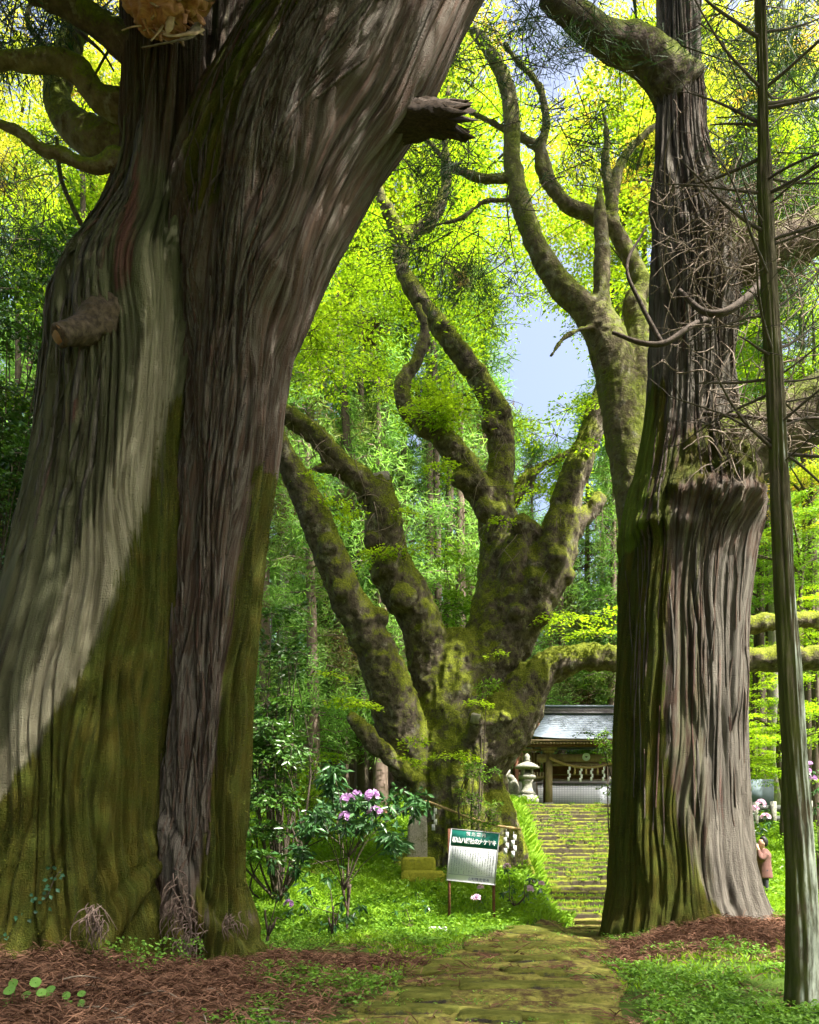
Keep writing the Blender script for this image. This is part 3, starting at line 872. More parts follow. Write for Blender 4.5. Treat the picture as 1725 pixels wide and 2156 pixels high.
# torn, splintered wood where a bough broke off high up
M_TORN = plain('torn_wood', (0.50, 0.26, 0.12), (0.26, 0.11, 0.05), 9, 0.7, 0.6, stretch=(1, 1, 5))
M_TORN_P = plain('pale_torn_wood', (0.55, 0.42, 0.26), (0.34, 0.22, 0.12), 9, 0.7, 0.6)
rt = np.random.default_rng(5)
def shard(pts, wd, th, mat, name='torn_shard'):
    """curled splinter with thickness"""
    P = catmull(np.array([W(*p) for p in pts]), 8)
    n = len(P); t = np.linspace(0, 1, n)
    T = np.gradient(P, axis=0); T /= np.linalg.norm(T, axis=1)[:, None]
    side = np.cross(T, [0.2, -0.8, 0.5]); side /= np.linalg.norm(side, axis=1)[:, None]
    nn = np.cross(T, side)
    w = wd * (0.35 + 0.65 * np.sin(np.clip(t * 1.15 + 0.12, 0, 1) * math.pi)) + 0.01
    rows = []
    for a, b in ((-1, 0), (-0.35, 0.6), (0.35, 0.55), (1, 0), (0.3, -0.5), (-0.4, -0.45)):
        rows.append(P + side * (a * w)[:, None] * (1 + 0.08 * rt.normal(size=(n, 1))) + nn * (b * th))
    V = np.stack(rows, 1)
    a = (np.arange(n - 1)[:, None] * 6 + np.arange(6)[None]).ravel(); b = (np.arange(n - 1)[:, None] * 6 + (np.arange(6)[None] + 1) % 6).ravel()
    mb = MB(); mb.add(V.reshape(-1, 3), np.stack([a, b, b + 6, a + 6], 1))
    obj(name, mb.mesh(name, mat), cedar_l)
V, F = skin([[(285, -90, 9.6, 120), (320, -10, 9.35, 100), (355, 30, 9.25, 74), (385, 52, 9.3, 40)], [(420, -90, 9.6, 90), (405, -10, 9.35, 66), (388, 34, 9.3, 40)]], 0.022, 0.10, 71, freq=5.5, it=1)
obj('torn_wood', np_mesh('torn_wood', V, F, mat=M_TORN), cedar_l)
for k in range(34):
    px, py = rt.uniform(292, 425), rt.uniform(-30, 62); d = rt.uniform(9.05, 9.3)
    a = rt.normal(0.5, 0.7); l = rt.uniform(18, 62)
    x1, y1 = px + math.sin(a) * l * (1 if rt.random() < 0.6 else -1), py + abs(math.cos(a)) * l * 0.8
    shard([(px, py, d + .06), ((px + x1) / 2 + rt.normal(0, 5), (py + y1) / 2 + rt.normal(0, 5), d), (x1, y1, d + rt.normal(0, .08))], rt.uniform(0.008, 0.045), rt.uniform(0.006, 0.014), (M_TORN, M_TORN_P, M_BARE)[rt.choice(3, p=[.5, .35, .15])])
shard([(420, 48, 9.1), (395, 78, 8.98), (350, 90, 9.0), (300, 100, 9.1)], 0.05, 0.015, M_BARE)
shard([(425, 60, 9.1), (400, 70, 9.0), (360, 76, 9.0), (345, 72, 9.05)], 0.06, 0.015, M_TORN_P)

# ---------------------------------------------------------------- the upright cedar on the right
DR = 14.3
RC = [(2040, 1245, 1660), (1990, 1266, 1642), (1930, 1276, 1618), (1890, 1281, 1604), (1800, 1288, 1585), (1700, 1292, 1572), (1500, 1297, 1568), (1300, 1303, 1572),
      (1180, 1306, 1584), (1110, 1314, 1596), (1040, 1328, 1588), (960, 1346, 1563), (870, 1360, 1552), (700, 1370, 1546), (600, 1373, 1546), (500, 1376, 1538),
      (430, 1376, 1522), (370, 1378, 1502), (300, 1383, 1487), (180, 1386, 1479), (0, 1384, 1470), (-200, 1382, 1462), (-500, 1388, 1448)]
cmasks = {
    'moss': lambda px, py, V, S: 0.95 * poly_mask(px, py, [(820, 1340, 1385), (960, 1330, 1380), (1100, 1300, 1375), (1300, 1290, 1372), (1600, 1280, 1365), (1850, 1270, 1420), (2040, 1240, 1540)], 34)
        + 0.6 * poly_mask(px, py, [(930, 1400, 1560), (1090, 1370, 1600)], 40),
    'greeny': lambda px, py, V, S: 0.52 * poly_mask(px, py, [(1150, 1380, 1450), (1600, 1370, 1460), (2000, 1380, 1520)], 30) + 0.75 * poly_mask(px, py, [(0, 1370, 1450), (600, 1370, 1460), (920, 1350, 1470)], 30),  # upper band: grey-green bark lightened to hold a sunlit patch
    'grey': lambda px, py, V, S: 0.60 * poly_mask(px, py, [(1200, 1440, 1570), (1600, 1440, 1570), (1980, 1450, 1640)], 30) + 0.22 + 0.42 * (1 - smooth(900, 1000, py)),  # raised above the burl, where sunlight is put into the grey
    'red': lambda px, py, V, S: 0.45 * poly_mask(px, py, [(1400, 1462, 1474), (1700, 1466, 1480), (1950, 1480, 1494)], 9),
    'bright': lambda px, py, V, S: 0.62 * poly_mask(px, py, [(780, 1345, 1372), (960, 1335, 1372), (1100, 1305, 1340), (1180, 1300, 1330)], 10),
}
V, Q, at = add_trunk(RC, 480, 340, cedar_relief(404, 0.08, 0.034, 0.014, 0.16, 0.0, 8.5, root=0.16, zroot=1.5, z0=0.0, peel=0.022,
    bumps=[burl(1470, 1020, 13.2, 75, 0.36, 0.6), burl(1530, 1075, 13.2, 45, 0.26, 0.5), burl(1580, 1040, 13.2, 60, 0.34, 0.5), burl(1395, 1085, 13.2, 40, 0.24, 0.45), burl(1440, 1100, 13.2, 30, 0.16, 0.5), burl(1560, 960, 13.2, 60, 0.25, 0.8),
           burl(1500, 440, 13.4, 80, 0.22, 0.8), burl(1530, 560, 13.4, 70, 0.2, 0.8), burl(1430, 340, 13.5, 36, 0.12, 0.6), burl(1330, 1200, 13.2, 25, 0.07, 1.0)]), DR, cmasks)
cedar_r = thing('giant_cedar', 'massive upright cedar with a burl halfway up, right of the path', 'tree', W(1450, 1990, DR))
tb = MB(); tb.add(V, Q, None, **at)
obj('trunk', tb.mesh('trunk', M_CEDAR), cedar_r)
moss_tufts(add_trunk.grid, at['moss'], 40000, 7, cedar_r)
bark_strips(add_trunk.grid, 160, 0.10, 0.75, 0.28, 0.75, cedar_r, 3, (0.012, 0.03), (12, 50), 0.12, (0.0, 0.04))
limbs_r = [
    [(1440, 205, 14.3, 110), (1395, 150, 14.2, 88), (1345, 105, 14.1, 78), (1270, 78, 14.0, 62), (1215, 35, 13.9, 56), (1150, -20, 13.8, 50)],
    [(1480, 985, 14.2, 190), (1560, 945, 14.1, 165), (1640, 905, 13.9, 135), (1730, 850, 13.7, 125), (1850, 760, 13.4, 110)],
    [(1470, 520, 14.2, 140), (1560, 540, 14.1, 105), (1650, 520, 14.0, 90), (1760, 470, 13.9, 80)],
]
for q, rows in enumerate(limbs_r):
    V, F = skin([rows], 0.045, 0.05, 60 + q, freq=2.4)
    obj('limb', np_mesh('limb', V, F, mat=M_LIMB_D), cedar_r)

def curl(mb, p, dr, ln, r, rng, n=9, gravity=0.0, wig=0.35, seg=4):
    """one bending twig"""
    P = [np.asarray(p, float)]; d = np.asarray(dr, float); d = d / np.linalg.norm(d)
    b = rng.normal(0, wig, 3)
    for k in range(n - 1):
        d = d + b * 0.6 / n * 3 + rng.normal(0, wig * 0.25, 3) + np.array([0, 0, gravity / n])
        d /= np.linalg.norm(d)
        P.append(P[-1] + d * ln / (n - 1))
    mb.tube(P, np.linspace(r, r * 0.35, n), seg, False)
    return P
M_DARKTWIG = plain('dark_twig', (0.085, 0.065, 0.05), (0.035, 0.027, 0.02), 15, 0.9, 0.3)
M_TWIG = plain('dry_twig', (0.26, 0.21, 0.16), (0.10, 0.075, 0.055), 20, 0.9, 0.0)
rng = np.random.default_rng(77)
tm = MB()
for k in range(330):
    if k < 190:
        px, py, d = rng.uniform(1440, 1700), rng.normal(520, 80), rng.uniform(12.9, 14.2)
        dr = np.array([rng.normal(0.5, 0.7), rng.normal(-0.5, 0.5), rng.normal(0.0, 0.6)])
    elif k < 280:
        px, py, d = rng.uniform(1490, 1660), rng.normal(900, 55), rng.uniform(12.8, 13.6)
        dr = np.array([rng.normal(0.2, 0.7), -0.7, rng.normal(0.0, 0.6)])
    else:
        px, py, d = rng.uniform(1390, 1540), rng.uniform(380, 800), 13.15
        dr = np.array([rng.normal(0.1, 0.7), -0.6, rng.normal(0.0, 0.5)])
    P = curl(tm, W(px, py, d), dr, rng.uniform(0.5, 1.5), rng.uniform(0.008, 0.017), rng, 9, rng.normal(-0.3, 0.8), 0.5)
    for j in range(rng.integers(0, 4)):
        q = P[rng.integers(2, 8)]
        curl(tm, q, rng.normal(0, 1, 3), rng.uniform(0.25, 0.7), 0.007, rng, 6, 0.0, 0.5, 3)
o = obj('twigs', tm.mesh('twigs', M_TWIG), cedar_r); o['kind'] = 'stuff'
for rows in ([(1430, 610, 13.2, 8), (1480, 655, 12.8, 13), (1530, 655, 12.7, 16), (1590, 610, 12.9, 18), (1620, 560, 13.4, 20)],
             [(1290, 700, 12.7, 7), (1350, 722, 12.6, 10), (1400, 722, 12.6, 12), (1450, 690, 12.7, 13), (1510, 660, 13.2, 14)],
             [(1395, 725, 12.6, 11), (1350, 640, 12.8, 9), (1320, 560, 12.9, 7), (1360, 480, 13.0, 5)],
             [(1480, 870, 13.2, 10), (1570, 878, 12.9, 9), (1640, 885, 12.7, 8), (1730, 880, 12.5, 7)]):
    P, R = limb_pts(rows); mb = MB(); mb.tube(P, R, 7, True, 6)
    obj('branch', mb.mesh('branch', M_DARKTWIG), cedar_r)

# ---------------------------------------------------------------- the slim cedar pole in front of it
M_POLE = NT('slim_bark')
t = M_POLE; v = t.obj_co((22, 22, 3), geo=True); iso = t.obj_co(geo=True)
n1 = t.noise(1, 5, 0.65, v); n3 = t.noise(3, 5, 0.6, iso)
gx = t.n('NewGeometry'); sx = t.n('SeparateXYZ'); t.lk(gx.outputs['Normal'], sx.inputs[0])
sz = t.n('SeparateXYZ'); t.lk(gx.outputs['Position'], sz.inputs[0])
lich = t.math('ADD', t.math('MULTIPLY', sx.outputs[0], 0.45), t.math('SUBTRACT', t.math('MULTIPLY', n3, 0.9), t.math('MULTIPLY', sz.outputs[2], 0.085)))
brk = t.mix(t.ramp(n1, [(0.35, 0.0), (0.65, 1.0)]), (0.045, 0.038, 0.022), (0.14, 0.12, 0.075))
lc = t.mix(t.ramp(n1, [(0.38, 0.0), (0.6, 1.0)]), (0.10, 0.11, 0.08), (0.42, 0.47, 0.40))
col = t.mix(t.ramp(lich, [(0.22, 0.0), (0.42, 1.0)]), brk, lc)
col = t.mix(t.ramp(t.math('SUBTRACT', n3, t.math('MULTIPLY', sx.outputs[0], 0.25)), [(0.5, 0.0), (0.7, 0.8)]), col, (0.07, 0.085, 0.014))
t.bump(n1, 0.8, 0.02)
M_POLE = t.done(col, 0.92, 0.12)
DP = 7.3
PO = [(2180, 1642, 1748), (2125, 1650, 1735), (2060, 1655, 1728), (1900, 1655, 1722), (1700, 1650, 1706), (1500, 1640, 1694), (1100, 1623, 1668), (700, 1605, 1645), (400, 1594, 1628), (0, 1587, 1613), (-300, 1583, 1604)]
V, Q, TH, S, D = ring_trunk(PO, 64, 300, cedar_relief(505, 0.012, 0.008, 0.006, 0.05, 0, 26, root=0.05, zroot=0.5, peel=0.006), DP, 1.0, 1.0)
pole = thing('slim_cedar', 'slim straight young cedar with bare dead branches near the right edge', 'tree', W(1692, 2130, DP))
tb = MB(); tb.add(V, Q); obj('trunk', tb.mesh('trunk', M_POLE), pole)
M_DEADTWIG = plain('dead_branch', (0.12, 0.095, 0.07), (0.04, 0.035, 0.028), 15, 0.9, 0.0)
rng = np.random.default_rng(12)
for k in range(40):
    py = rng.uniform(20, 1000)
    px = np.interp(py, [0, 400, 700, 1100], [1600, 1611, 1625, 1645])
    right = rng.random() < 0.62
    dr = np.array([rng.uniform(0.5, 1) * (1 if right else -1), rng.normal(0, 0.55), rng.normal(0.12, 0.22)])
    mb = MB()
    P = curl(mb, W(px, py, DP), dr, rng.uniform(0.7, 1.7) if right else rng.uniform(0.4, 1.2), rng.uniform(0.010, 0.020), rng, 10, rng.normal(0.2, 0.2), 0.16, 5)
    for j in range(rng.integers(3, 9)):
        q = rng.integers(3, 10)
        curl(mb, P[q], (P[q] - P[q - 1]) * 5 + rng.normal(0, 0.5, 3), rng.uniform(0.25, 0.6), 0.006, rng, 6, -0.2, 0.3, 3)
    obj('dead_branch', mb.mesh('dead_branch', M_DEADTWIG), pole)

# ---------------------------------------------------------------- the old zelkova in the middle
DZ = 20.5
M_ZEL = moss_bark('zelkova_bark', (0.050, 0.040, 0.030), (0.17, 0.14, 0.105), (0.045, 0.062, 0.007), (0.21, 0.24, 0.022), top=0.55, cover=0.50, pale=(0.36, 0.34, 0.27))  # real moss, brightened on upper sides to carry the boughs' sunlit edges
ZL = [
    # trunk and its buttresses
    [(975, 1850, DZ, 250), (970, 1760, DZ, 215), (968, 1650, DZ, 195), (965, 1550, DZ, 185), (960, 1470, DZ, 180), (970, 1400, DZ, 165), (985, 1340, DZ, 120)],
    [(905, 1850, DZ - .6, 90), (915, 1740, DZ - .5, 70), (925, 1600, DZ - .4, 70), (930, 1500, DZ - .3, 70)],
    [(985, 1850, DZ - 1.3, 95), (985, 1740, DZ - 1.0, 75), (975, 1600, DZ - .8, 70), (970, 1480, DZ - .5, 70)],
    [(1065, 1850, DZ - .9, 85), (1055, 1760, DZ - .7, 78), (1030, 1660, DZ - .5, 80), (1010, 1560, DZ - .3, 80)],
    [(1090, 1860, DZ + .3, 70), (1070, 1780, DZ + .2, 80), (1040, 1680, DZ, 80), (1010, 1600, DZ, 70)],
    [(850, 1850, DZ - .2, 60), (880, 1780, DZ - .2, 70), (920, 1680, DZ, 80)],
    # left leaning bough
    [(900, 1640, DZ, 120), (850, 1550, DZ - .4, 115), (822, 1450, DZ - .9, 105), (790, 1370, DZ - 1.3, 92), (745, 1285, DZ - 1.7, 80), (712, 1210, DZ - 2.0, 74), (683, 1140, DZ - 2.2, 70), (655, 1070, DZ - 2.4, 64), (620, 1000, DZ - 2.6, 54), (585, 930, DZ - 2.8, 50), (548, 855, DZ - 3.0, 46), (520, 780, DZ - 3.2, 42)],
    # second bough with the knuckle and the sawn top
    [(930, 1480, DZ, 120), (905, 1380, DZ - .3, 105), (880, 1295, DZ - .7, 92), (838, 1225, DZ - 1.0, 98), (795, 1178, DZ - 1.2, 66)],
    [(850, 1240, DZ - 1.0, 80), (815, 1150, DZ - 1.2, 84), (808, 1085, DZ - 1.4, 80), (800, 1035, DZ - 1.5, 66), (796, 1008, DZ - 1.5, 54)],
    [(800, 1070, DZ - 1.4, 60), (765, 1015, DZ - 1.6, 56), (725, 985, DZ - 1.8, 52), (690, 945, DZ - 2.0, 50), (650, 905, DZ - 2.1, 44), (600, 872, DZ - 2.2, 40), (545, 850, DZ - 2.3, 36)],
    [(735, 990, DZ - 1.8, 30), (690, 985, DZ - 2.0, 18), (645, 990, DZ - 2.2, 10)],
    # central column
    [(1000, 1440, DZ, 140), (1035, 1340, DZ - .2, 120), (1052, 1240, DZ - .3, 105), (1060, 1150, DZ - .3, 100), (1045, 1070, DZ - .3, 84), (1055, 980, DZ - .3, 62), (1052, 890, DZ - .3, 58), (1020, 815, DZ - .3, 48), (975, 750, DZ - .4, 44), (930, 690, DZ - .5, 42), (880, 625, DZ - .5, 36), (845, 560, DZ - .5, 34), (842, 500, DZ - .5, 38), (815, 440, DZ - .6, 26), (790, 380, DZ - .6, 20), (770, 310, DZ - .7, 14)],
    [(848, 500, DZ - .5, 34), (900, 470, DZ - .5, 28), (930, 420, DZ - .5, 24), (940, 350, DZ - .6, 20), (935, 270, DZ - .7, 16), (945, 180, DZ - .8, 12)],
    [(1040, 1080, DZ - .4, 70), (1000, 1020, DZ - .7, 62), (965, 960, DZ - .9, 56), (925, 912, DZ - 1.0, 46), (880, 890, DZ - 1.1, 42), (852, 850, DZ - 1.2, 40), (850, 800, DZ - 1.2, 34), (878, 755, DZ - 1.2, 30), (895, 700, DZ - 1.2, 24), (880, 640, DZ - 1.2, 18)],
    # right bough
    [(1010, 1450, DZ, 130), (1065, 1350, DZ - .3, 120), (1110, 1270, DZ - .5, 118), (1150, 1200, DZ - .7, 116), (1175, 1130, DZ - .8, 92), (1190, 1060, DZ - .9, 70), (1222, 970, DZ - 1.0, 56), (1250, 890, DZ - 1.0, 48), (1272, 815, DZ - 1.1, 42), (1300, 720, DZ - 1.1, 34), (1320, 620, DZ - 1.1, 26)],
    [(1085, 1330, DZ - .6, 80), (1075, 1235, DZ - .8, 70), (1095, 1150, DZ - .9, 60), (1130, 1110, DZ - .9, 50)],
    [(1170, 1150, DZ - .8, 60), (1210, 1115, DZ - .8, 44), (1245, 1075, DZ - .8, 36), (1265, 1040, DZ - .8, 32)],
    [(1080, 1060, DZ + .2, 34), (1100, 1020, DZ + .2, 24), (1135, 985, DZ + .3, 18), (1185, 960, DZ + .4, 15), (1240, 925, DZ + .4, 11)],
    # low right bough reaching behind the cedar
    [(990, 1620, DZ - .2, 150), (1040, 1545, DZ - .4, 150), (1085, 1490, DZ - .5, 125), (1118, 1440, DZ - .6, 92), (1165, 1402, DZ - .6, 74), (1230, 1385, DZ - .7, 60), (1300, 1388, DZ - .8, 54), (1400, 1395, DZ - .9, 52), (1520, 1390, DZ - 1.0, 52), (1620, 1388, DZ - 1.1, 56), (1740, 1385, DZ - 1.2, 52)],
    [(1480, 1380, DZ - .9, 40), (1560, 1325, DZ - 1.0, 36), (1640, 1308, DZ - 1.1, 34), (1760, 1306, DZ - 1.2, 32)],
    # dead bough to the left
    [(900, 1680, DZ - .4, 60), (845, 1620, DZ - .8, 44), (800, 1575, DZ - 1.1, 40), (760, 1530, DZ - 1.3, 32), (735, 1505, DZ - 1.4, 18)],
    # short stubs
    [(985, 1560, DZ - 1.0, 40), (1000, 1525, DZ - 1.3, 30), (1003, 1503, DZ - 1.5, 26)],
    [(1050, 1540, DZ - .9, 60), (1062, 1515, DZ - 1.2, 46), (1070, 1500, DZ - 1.35, 34)],
]
mb = MB()
for rows in ZL:
    P, R = limb_pts(rows); mb.tube(P, R * 0.93, 16, True, 6)
rz = np.random.default_rng(8)
def knob(px, py, d, r):
    c = W(px, py, d); rr = 0.70 * r / FV * d
    th = np.linspace(0, math.pi, 7)[1:-1]
    mb.lathe([(0.02, -rr)] + [(rr * math.sin(a), -rr * math.cos(a)) for a in th] + [(0.02, rr)], c, 12)
for k in [(1022, 1075, DZ - .8, 34), (1048, 1078, DZ - .9, 26), (1130, 1225, DZ - 1.1, 42), (1168, 1180, DZ - 1.2, 40), (1190, 1210, DZ - .9, 30), (1140, 1290, DZ - .9, 30), (1085, 1290, DZ - 1.0, 32), (1100, 1110, DZ - 1.1, 34),
          (850, 1260, DZ - 1.5, 36), (815, 1190, DZ - 1.5, 34), (690, 1150, DZ - 2.5, 30), (715, 1240, DZ - 2.3, 22), (800, 1300, DZ - 1.7, 26), (1035, 895, DZ - .5, 28), (1060, 870, DZ - .5, 26), (970, 1010, DZ - 1.0, 30), (850, 500, DZ - .6, 24), (930, 690, DZ - .6, 26), (790, 1140, DZ - 1.5, 30)]:
    knob(*k)
V, F, N = remesh(mb, 0.055, 3)
x, y, z = V.T
low = smooth(14, 4, z)
low2 = smooth(5.5, 3.0, z)
d = (0.07 + 0.05 * low) * fbm(x * 2.9, y * 2.9, z * 2.0, 4, 81) + 0.13 * low2 * fbm(x * 2.8, y * 2.8, z * 0.6, 3, 86) - 0.10 * low2 * (1 - smooth(0.0, 0.3, np.abs(vn(x * 3.2, y * 3.2, z * 0.5, 87)))) + 0.055 * (1 - 2 * np.abs(vn(x * 5, y * 5, z * 2.4, 83))) * (0.5 + low * 0.3) + 0.02 * vn(x * 13, y * 13, z * 10, 84)
V = V + N * d[:, None]
zel = thing('zelkova_tree', 'ancient gnarled zelkova with many mossy boughs at the centre', 'tree', W(975, 1790, DZ))
obj('trunk', np_mesh('trunk', V, F, mat=M_ZEL), zel)
M_CUTG = plain('weathered_cut', (0.36, 0.34, 0.28), (0.20, 0.18, 0.15), 12, 0.8, 0.3)
for (px, py, d, r, nv) in [(797, 998, DZ - 1.55, 25, (-0.25, -0.3, 1)), (1003, 1503, DZ - 1.58, 11, (0.1, -0.5, 1))]:
    c = W(px, py, d); nv = np.array(nv) / np.linalg.norm(nv); rr = r / FV * d
    mb = MB(); mb.tube([c - nv * 0.22, c - nv * 0.01, c], [rr * 1.0, rr * 0.92, rr * 0.86], 18)
    obj('sawn_face', mb.mesh('sawn_face', M_CUTG, False), zel)

rng = np.random.default_rng(66)
rl_ = MB()
for (px, py, d, n, sx, sy) in [(845, 1080, 18.8, 26, 14, 50), (690, 950, 18.2, 30, 60, 40), (1060, 900, 19.7, 22, 26, 50), (1120, 1120, 19.2, 26, 50, 40), (620, 890, 18.1, 14, 30, 20), (780, 1040, 18.7, 14, 20, 20), (1240, 1080, 19.4, 10, 20, 20), (1000, 1000, 19.4, 14, 40, 30)]:
    for k in range(n): curl(rl_, W(px + rng.normal(0, sx), py + rng.normal(0, sy), d + rng.normal(0, .2)), (rng.normal(0, .6), rng.normal(-.3, .4), rng.normal(-.5, .5)), rng.uniform(.3, 1.2), rng.uniform(.006, .013), rng, 8, -.8, .4, 4)
obj('rootlets', rl_.mesh('rootlets', M_TWIG), zel)['kind'] = 'stuff'

# ---------------------------------------------------------------- tall mossy broadleaf behind the right cedar
DB = 17.5
BL = [
    [(1400, 1900, DB + .3, 120), (1390, 1600, DB + .2, 105), (1370, 1300, DB, 95), (1345, 1080, DB, 88), (1322, 950, DB, 84), (1305, 850, DB, 82), (1290, 760, DB, 84), (1265, 690, DB, 76), (1225, 645, DB, 56), (1180, 600, DB, 50), (1140, 540, DB, 44), (1110, 470, DB, 42), (1090, 400, DB, 40), (1078, 330, DB, 36), (1078, 250, DB, 34), (1066, 180, DB, 30), (1035, 115, DB, 24), (990, 55, DB, 18), (950, 10, DB, 12)],
    [(1270, 740, DB, 60), (1266, 640, DB - .1, 38), (1268, 540, DB - .1, 33), (1264, 460, DB - .1, 26), (1262, 395, DB - .1, 10)],
    [(1330, 900, DB, 60), (1345, 760, DB + .2, 70), (1350, 690, DB + .3, 62), (1335, 640, DB + .3, 46), (1350, 600, DB + .3, 40), (1325, 540, DB + .3, 34), (1290, 480, DB + .3, 32), (1240, 450, DB + .3, 28), (1190, 430, DB + .3, 26), (1160, 380, DB + .3, 24), (1140, 320, DB + .3, 20), (1100, 290, DB + .3, 16), (1040, 260, DB + .3, 12), (980, 230, DB + .3, 9)],
    [(1185, 425, DB + .3, 22), (1150, 380, DB + .3, 22), (1135, 330, DB + .2, 20), (1150, 260, DB + .2, 17), (1135, 180, DB + .2, 14), (1090, 130, DB + .2, 10), (1060, 90, DB + .2, 7)],
    [(1290, 480, DB + .3, 26), (1290, 410, DB + .3, 24), (1310, 340, DB + .3, 18), (1350, 290, DB + .3, 12), (1385, 260, DB + .3, 8)],
    [(1290, 430, DB + .3, 20), (1275, 350, DB + .3, 18), (1278, 290, DB + .3, 12), (1270, 230, DB + .3, 7)],
    [(1082, 375, DB, 18), (1010, 375, DB, 16), (950, 350, DB, 13), (905, 300, DB, 9), (880, 290, DB, 6)],
    [(1090, 420, DB, 10), (1020, 425, DB, 9), (970, 460, DB, 8), (900, 480, DB, 6), (850, 520, DB, 4)],
    [(1290, 700, DB, 40), (1240, 690, DB - .3, 12), (1190, 710, DB - .5, 9), (1160, 750, DB - .6, 7)],
]
V, F = skin(BL, 0.04, 0.035, 91, n=12)
M_BROAD = moss_bark('mossy_broadleaf_bark', (0.09, 0.075, 0.045), (0.21, 0.18, 0.11), (0.06, 0.085, 0.010), (0.17, 0.20, 0.025), top=0.30, cover=0.46)
broad = thing('broadleaf_tree', 'tall mossy broadleaf tree with a broken snag, rising behind the upright cedar', 'tree', W(1400, 1900, DB + .3))
obj('trunk', np_mesh('trunk', V, F, mat=M_BROAD), broad)

# ================================================================== FOLIAGE AND THE WOOD BEHIND
M_LIME = leaf_mat('spring_leaf', (0.16, 0.31, 0.02), (0.34, 0.51, 0.035), 0.6, (1.0, 1.0, 0.35), 0.5, 0.2)
M_LIME2 = leaf_mat('spring_leaf_golden', (0.21, 0.32, 0.025), (0.42, 0.52, 0.06), 0.6, (1.0, 0.95, 0.4), 0.5, 0.2, patch=(0.55, 0.42, 0.12))
M_DARKLEAF = leaf_mat('evergreen_leaf', (0.025, 0.075, 0.016), (0.075, 0.17, 0.03), 0.3, (1.0, 1.0, 0.4), 0.28, 0.5)
M_MIDLEAF = leaf_mat('mid_leaf', (0.08, 0.19, 0.02), (0.20, 0.36, 0.035), 0.45, (1.0, 1.0, 0.4), 0.4, 0.3)
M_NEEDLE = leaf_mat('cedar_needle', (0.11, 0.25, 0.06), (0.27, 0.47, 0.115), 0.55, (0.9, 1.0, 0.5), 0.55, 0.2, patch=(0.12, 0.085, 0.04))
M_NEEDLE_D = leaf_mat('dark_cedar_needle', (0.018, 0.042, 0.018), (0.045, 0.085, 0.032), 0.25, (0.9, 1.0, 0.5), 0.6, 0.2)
M_TWIGD = plain('twig', (0.10, 0.08, 0.055), (0.05, 0.04, 0.03), 20, 0.9, 0.0)
M_BGBARK = plain('far_bark', (0.24, 0.18, 0.145), (0.10, 0.07, 0.055), 5, 0.9, 0.5, stretch=(6, 6, 0.5))
M_BGBARK_P = plain('pale_far_bark', (0.42, 0.40, 0.36), (0.22, 0.20, 0.17), 5, 0.9, 0.4, stretch=(4, 4, 1))

def fill(mb, tw, regions, rng, gaps=(), L=0.10, Rr=(0.5, 1.2), per=130, tilt=0.35, base=None):
    for (px, py, rx, ry, d0, d1, n) in regions:
        for k in range(n):
            a = rng.random() * 6.283; r = math.sqrt(rng.random())
            x, y, d = px + rx * r * math.cos(a), py + ry * r * math.sin(a), rng.uniform(d0, d1)
            if any((x - g[0]) ** 2 + (y - g[1]) ** 2 < g[2] ** 2 for g in gaps): continue
            R = rng.uniform(*Rr)
            spray(mb, tw, W(x, y, d), R, int(per * (0.5 + R * 0.6)), rng, L, tilt, np.clip(rng.normal(0.5, 0.18), 0.1, 0.9))

SKY_GAPS = [(1125, 745, 62), (1090, 700, 40), (1165, 810, 45), (1180, 170, 85), (1140, 110, 65), (1215, 240, 50), (1150, 880, 40), (730, 505, 22)]
rng = np.random.default_rng(101)
fo, twg = MB(), MB()
fill(fo, twg, [(800, 700, 190, 170, 20.6, 24, 46), (900, 560, 150, 120, 20.6, 24, 24), (720, 560, 130, 120, 19, 23, 26), (640, 740, 60, 120, 17, 20, 14),
               (930, 850, 70, 60, 18.5, 20, 14), (700, 690, 90, 60, 17, 19, 12), (930, 420, 160, 150, 20.5, 24, 22), (820, 330, 130, 120, 20.5, 24, 18),
               (1000, 700, 60, 90, 19, 22, 10), (1180, 1000, 60, 40, 19, 21, 6), (1080, 560, 80, 120, 19, 23, 12), (1240, 870, 60, 80, 18.5, 21, 12), (1110, 900, 70, 40, 19.5, 21, 6)],
     rng, SKY_GAPS, 0.105, (0.5, 1.2), 125, 0.33)
# single sprays sprouting from the boughs
for (px, py, d, R, n) in [(795, 1168, 18.7, 0.62, 170), (840, 1160, 18.7, 0.5, 120), (700, 1075, 18.0, 0.5, 120), (745, 1070, 18.1, 0.4, 80), (900, 1150, 19, 0.45, 70), (930, 980, 18.8, 0.55, 120), (920, 1000, 18.8, 0.4, 70), (905, 870, 18.6, 0.9, 260), (960, 860, 18.8, 0.8, 220),
                         (760, 1480, 18.4, 0.5, 150), (720, 1470, 18.4, 0.45, 110), (700, 1420, 18.4, 0.4, 70), (1100, 1040, 19.2, 0.45, 90), (1060, 1095, 19.0, 0.4, 80), (860, 1080, 18.6, 0.4, 70), (1040, 1375, 19, 0.3, 50), (1010, 1480, 18.7, 0.35, 80),
                         (880, 1560, 18.6, 0.5, 110), (930, 1590, 18.4, 0.5, 110), (860, 1600, 18.4, 0.45, 100), (985, 1590, 18.2, 0.35, 60), (650, 1010, 17.9, 0.5, 90), (1190, 1300, 19.5, 0.9, 200), (1240, 1330, 19.4, 0.8, 180), (1150, 1310, 19.6, 0.6, 120), (1270, 1290, 19.6, 0.7, 140)]:
    spray(fo, twg, W(px, py, d), R * 1.1, int(n * 1.3), rng, 0.10, 0.28, 0.9)
obj('crown', fo.mesh('crown', M_LIME, False), zel)
obj('twigs', twg.mesh('twigs', M_TWIGD), zel)['kind'] = 'stuff'

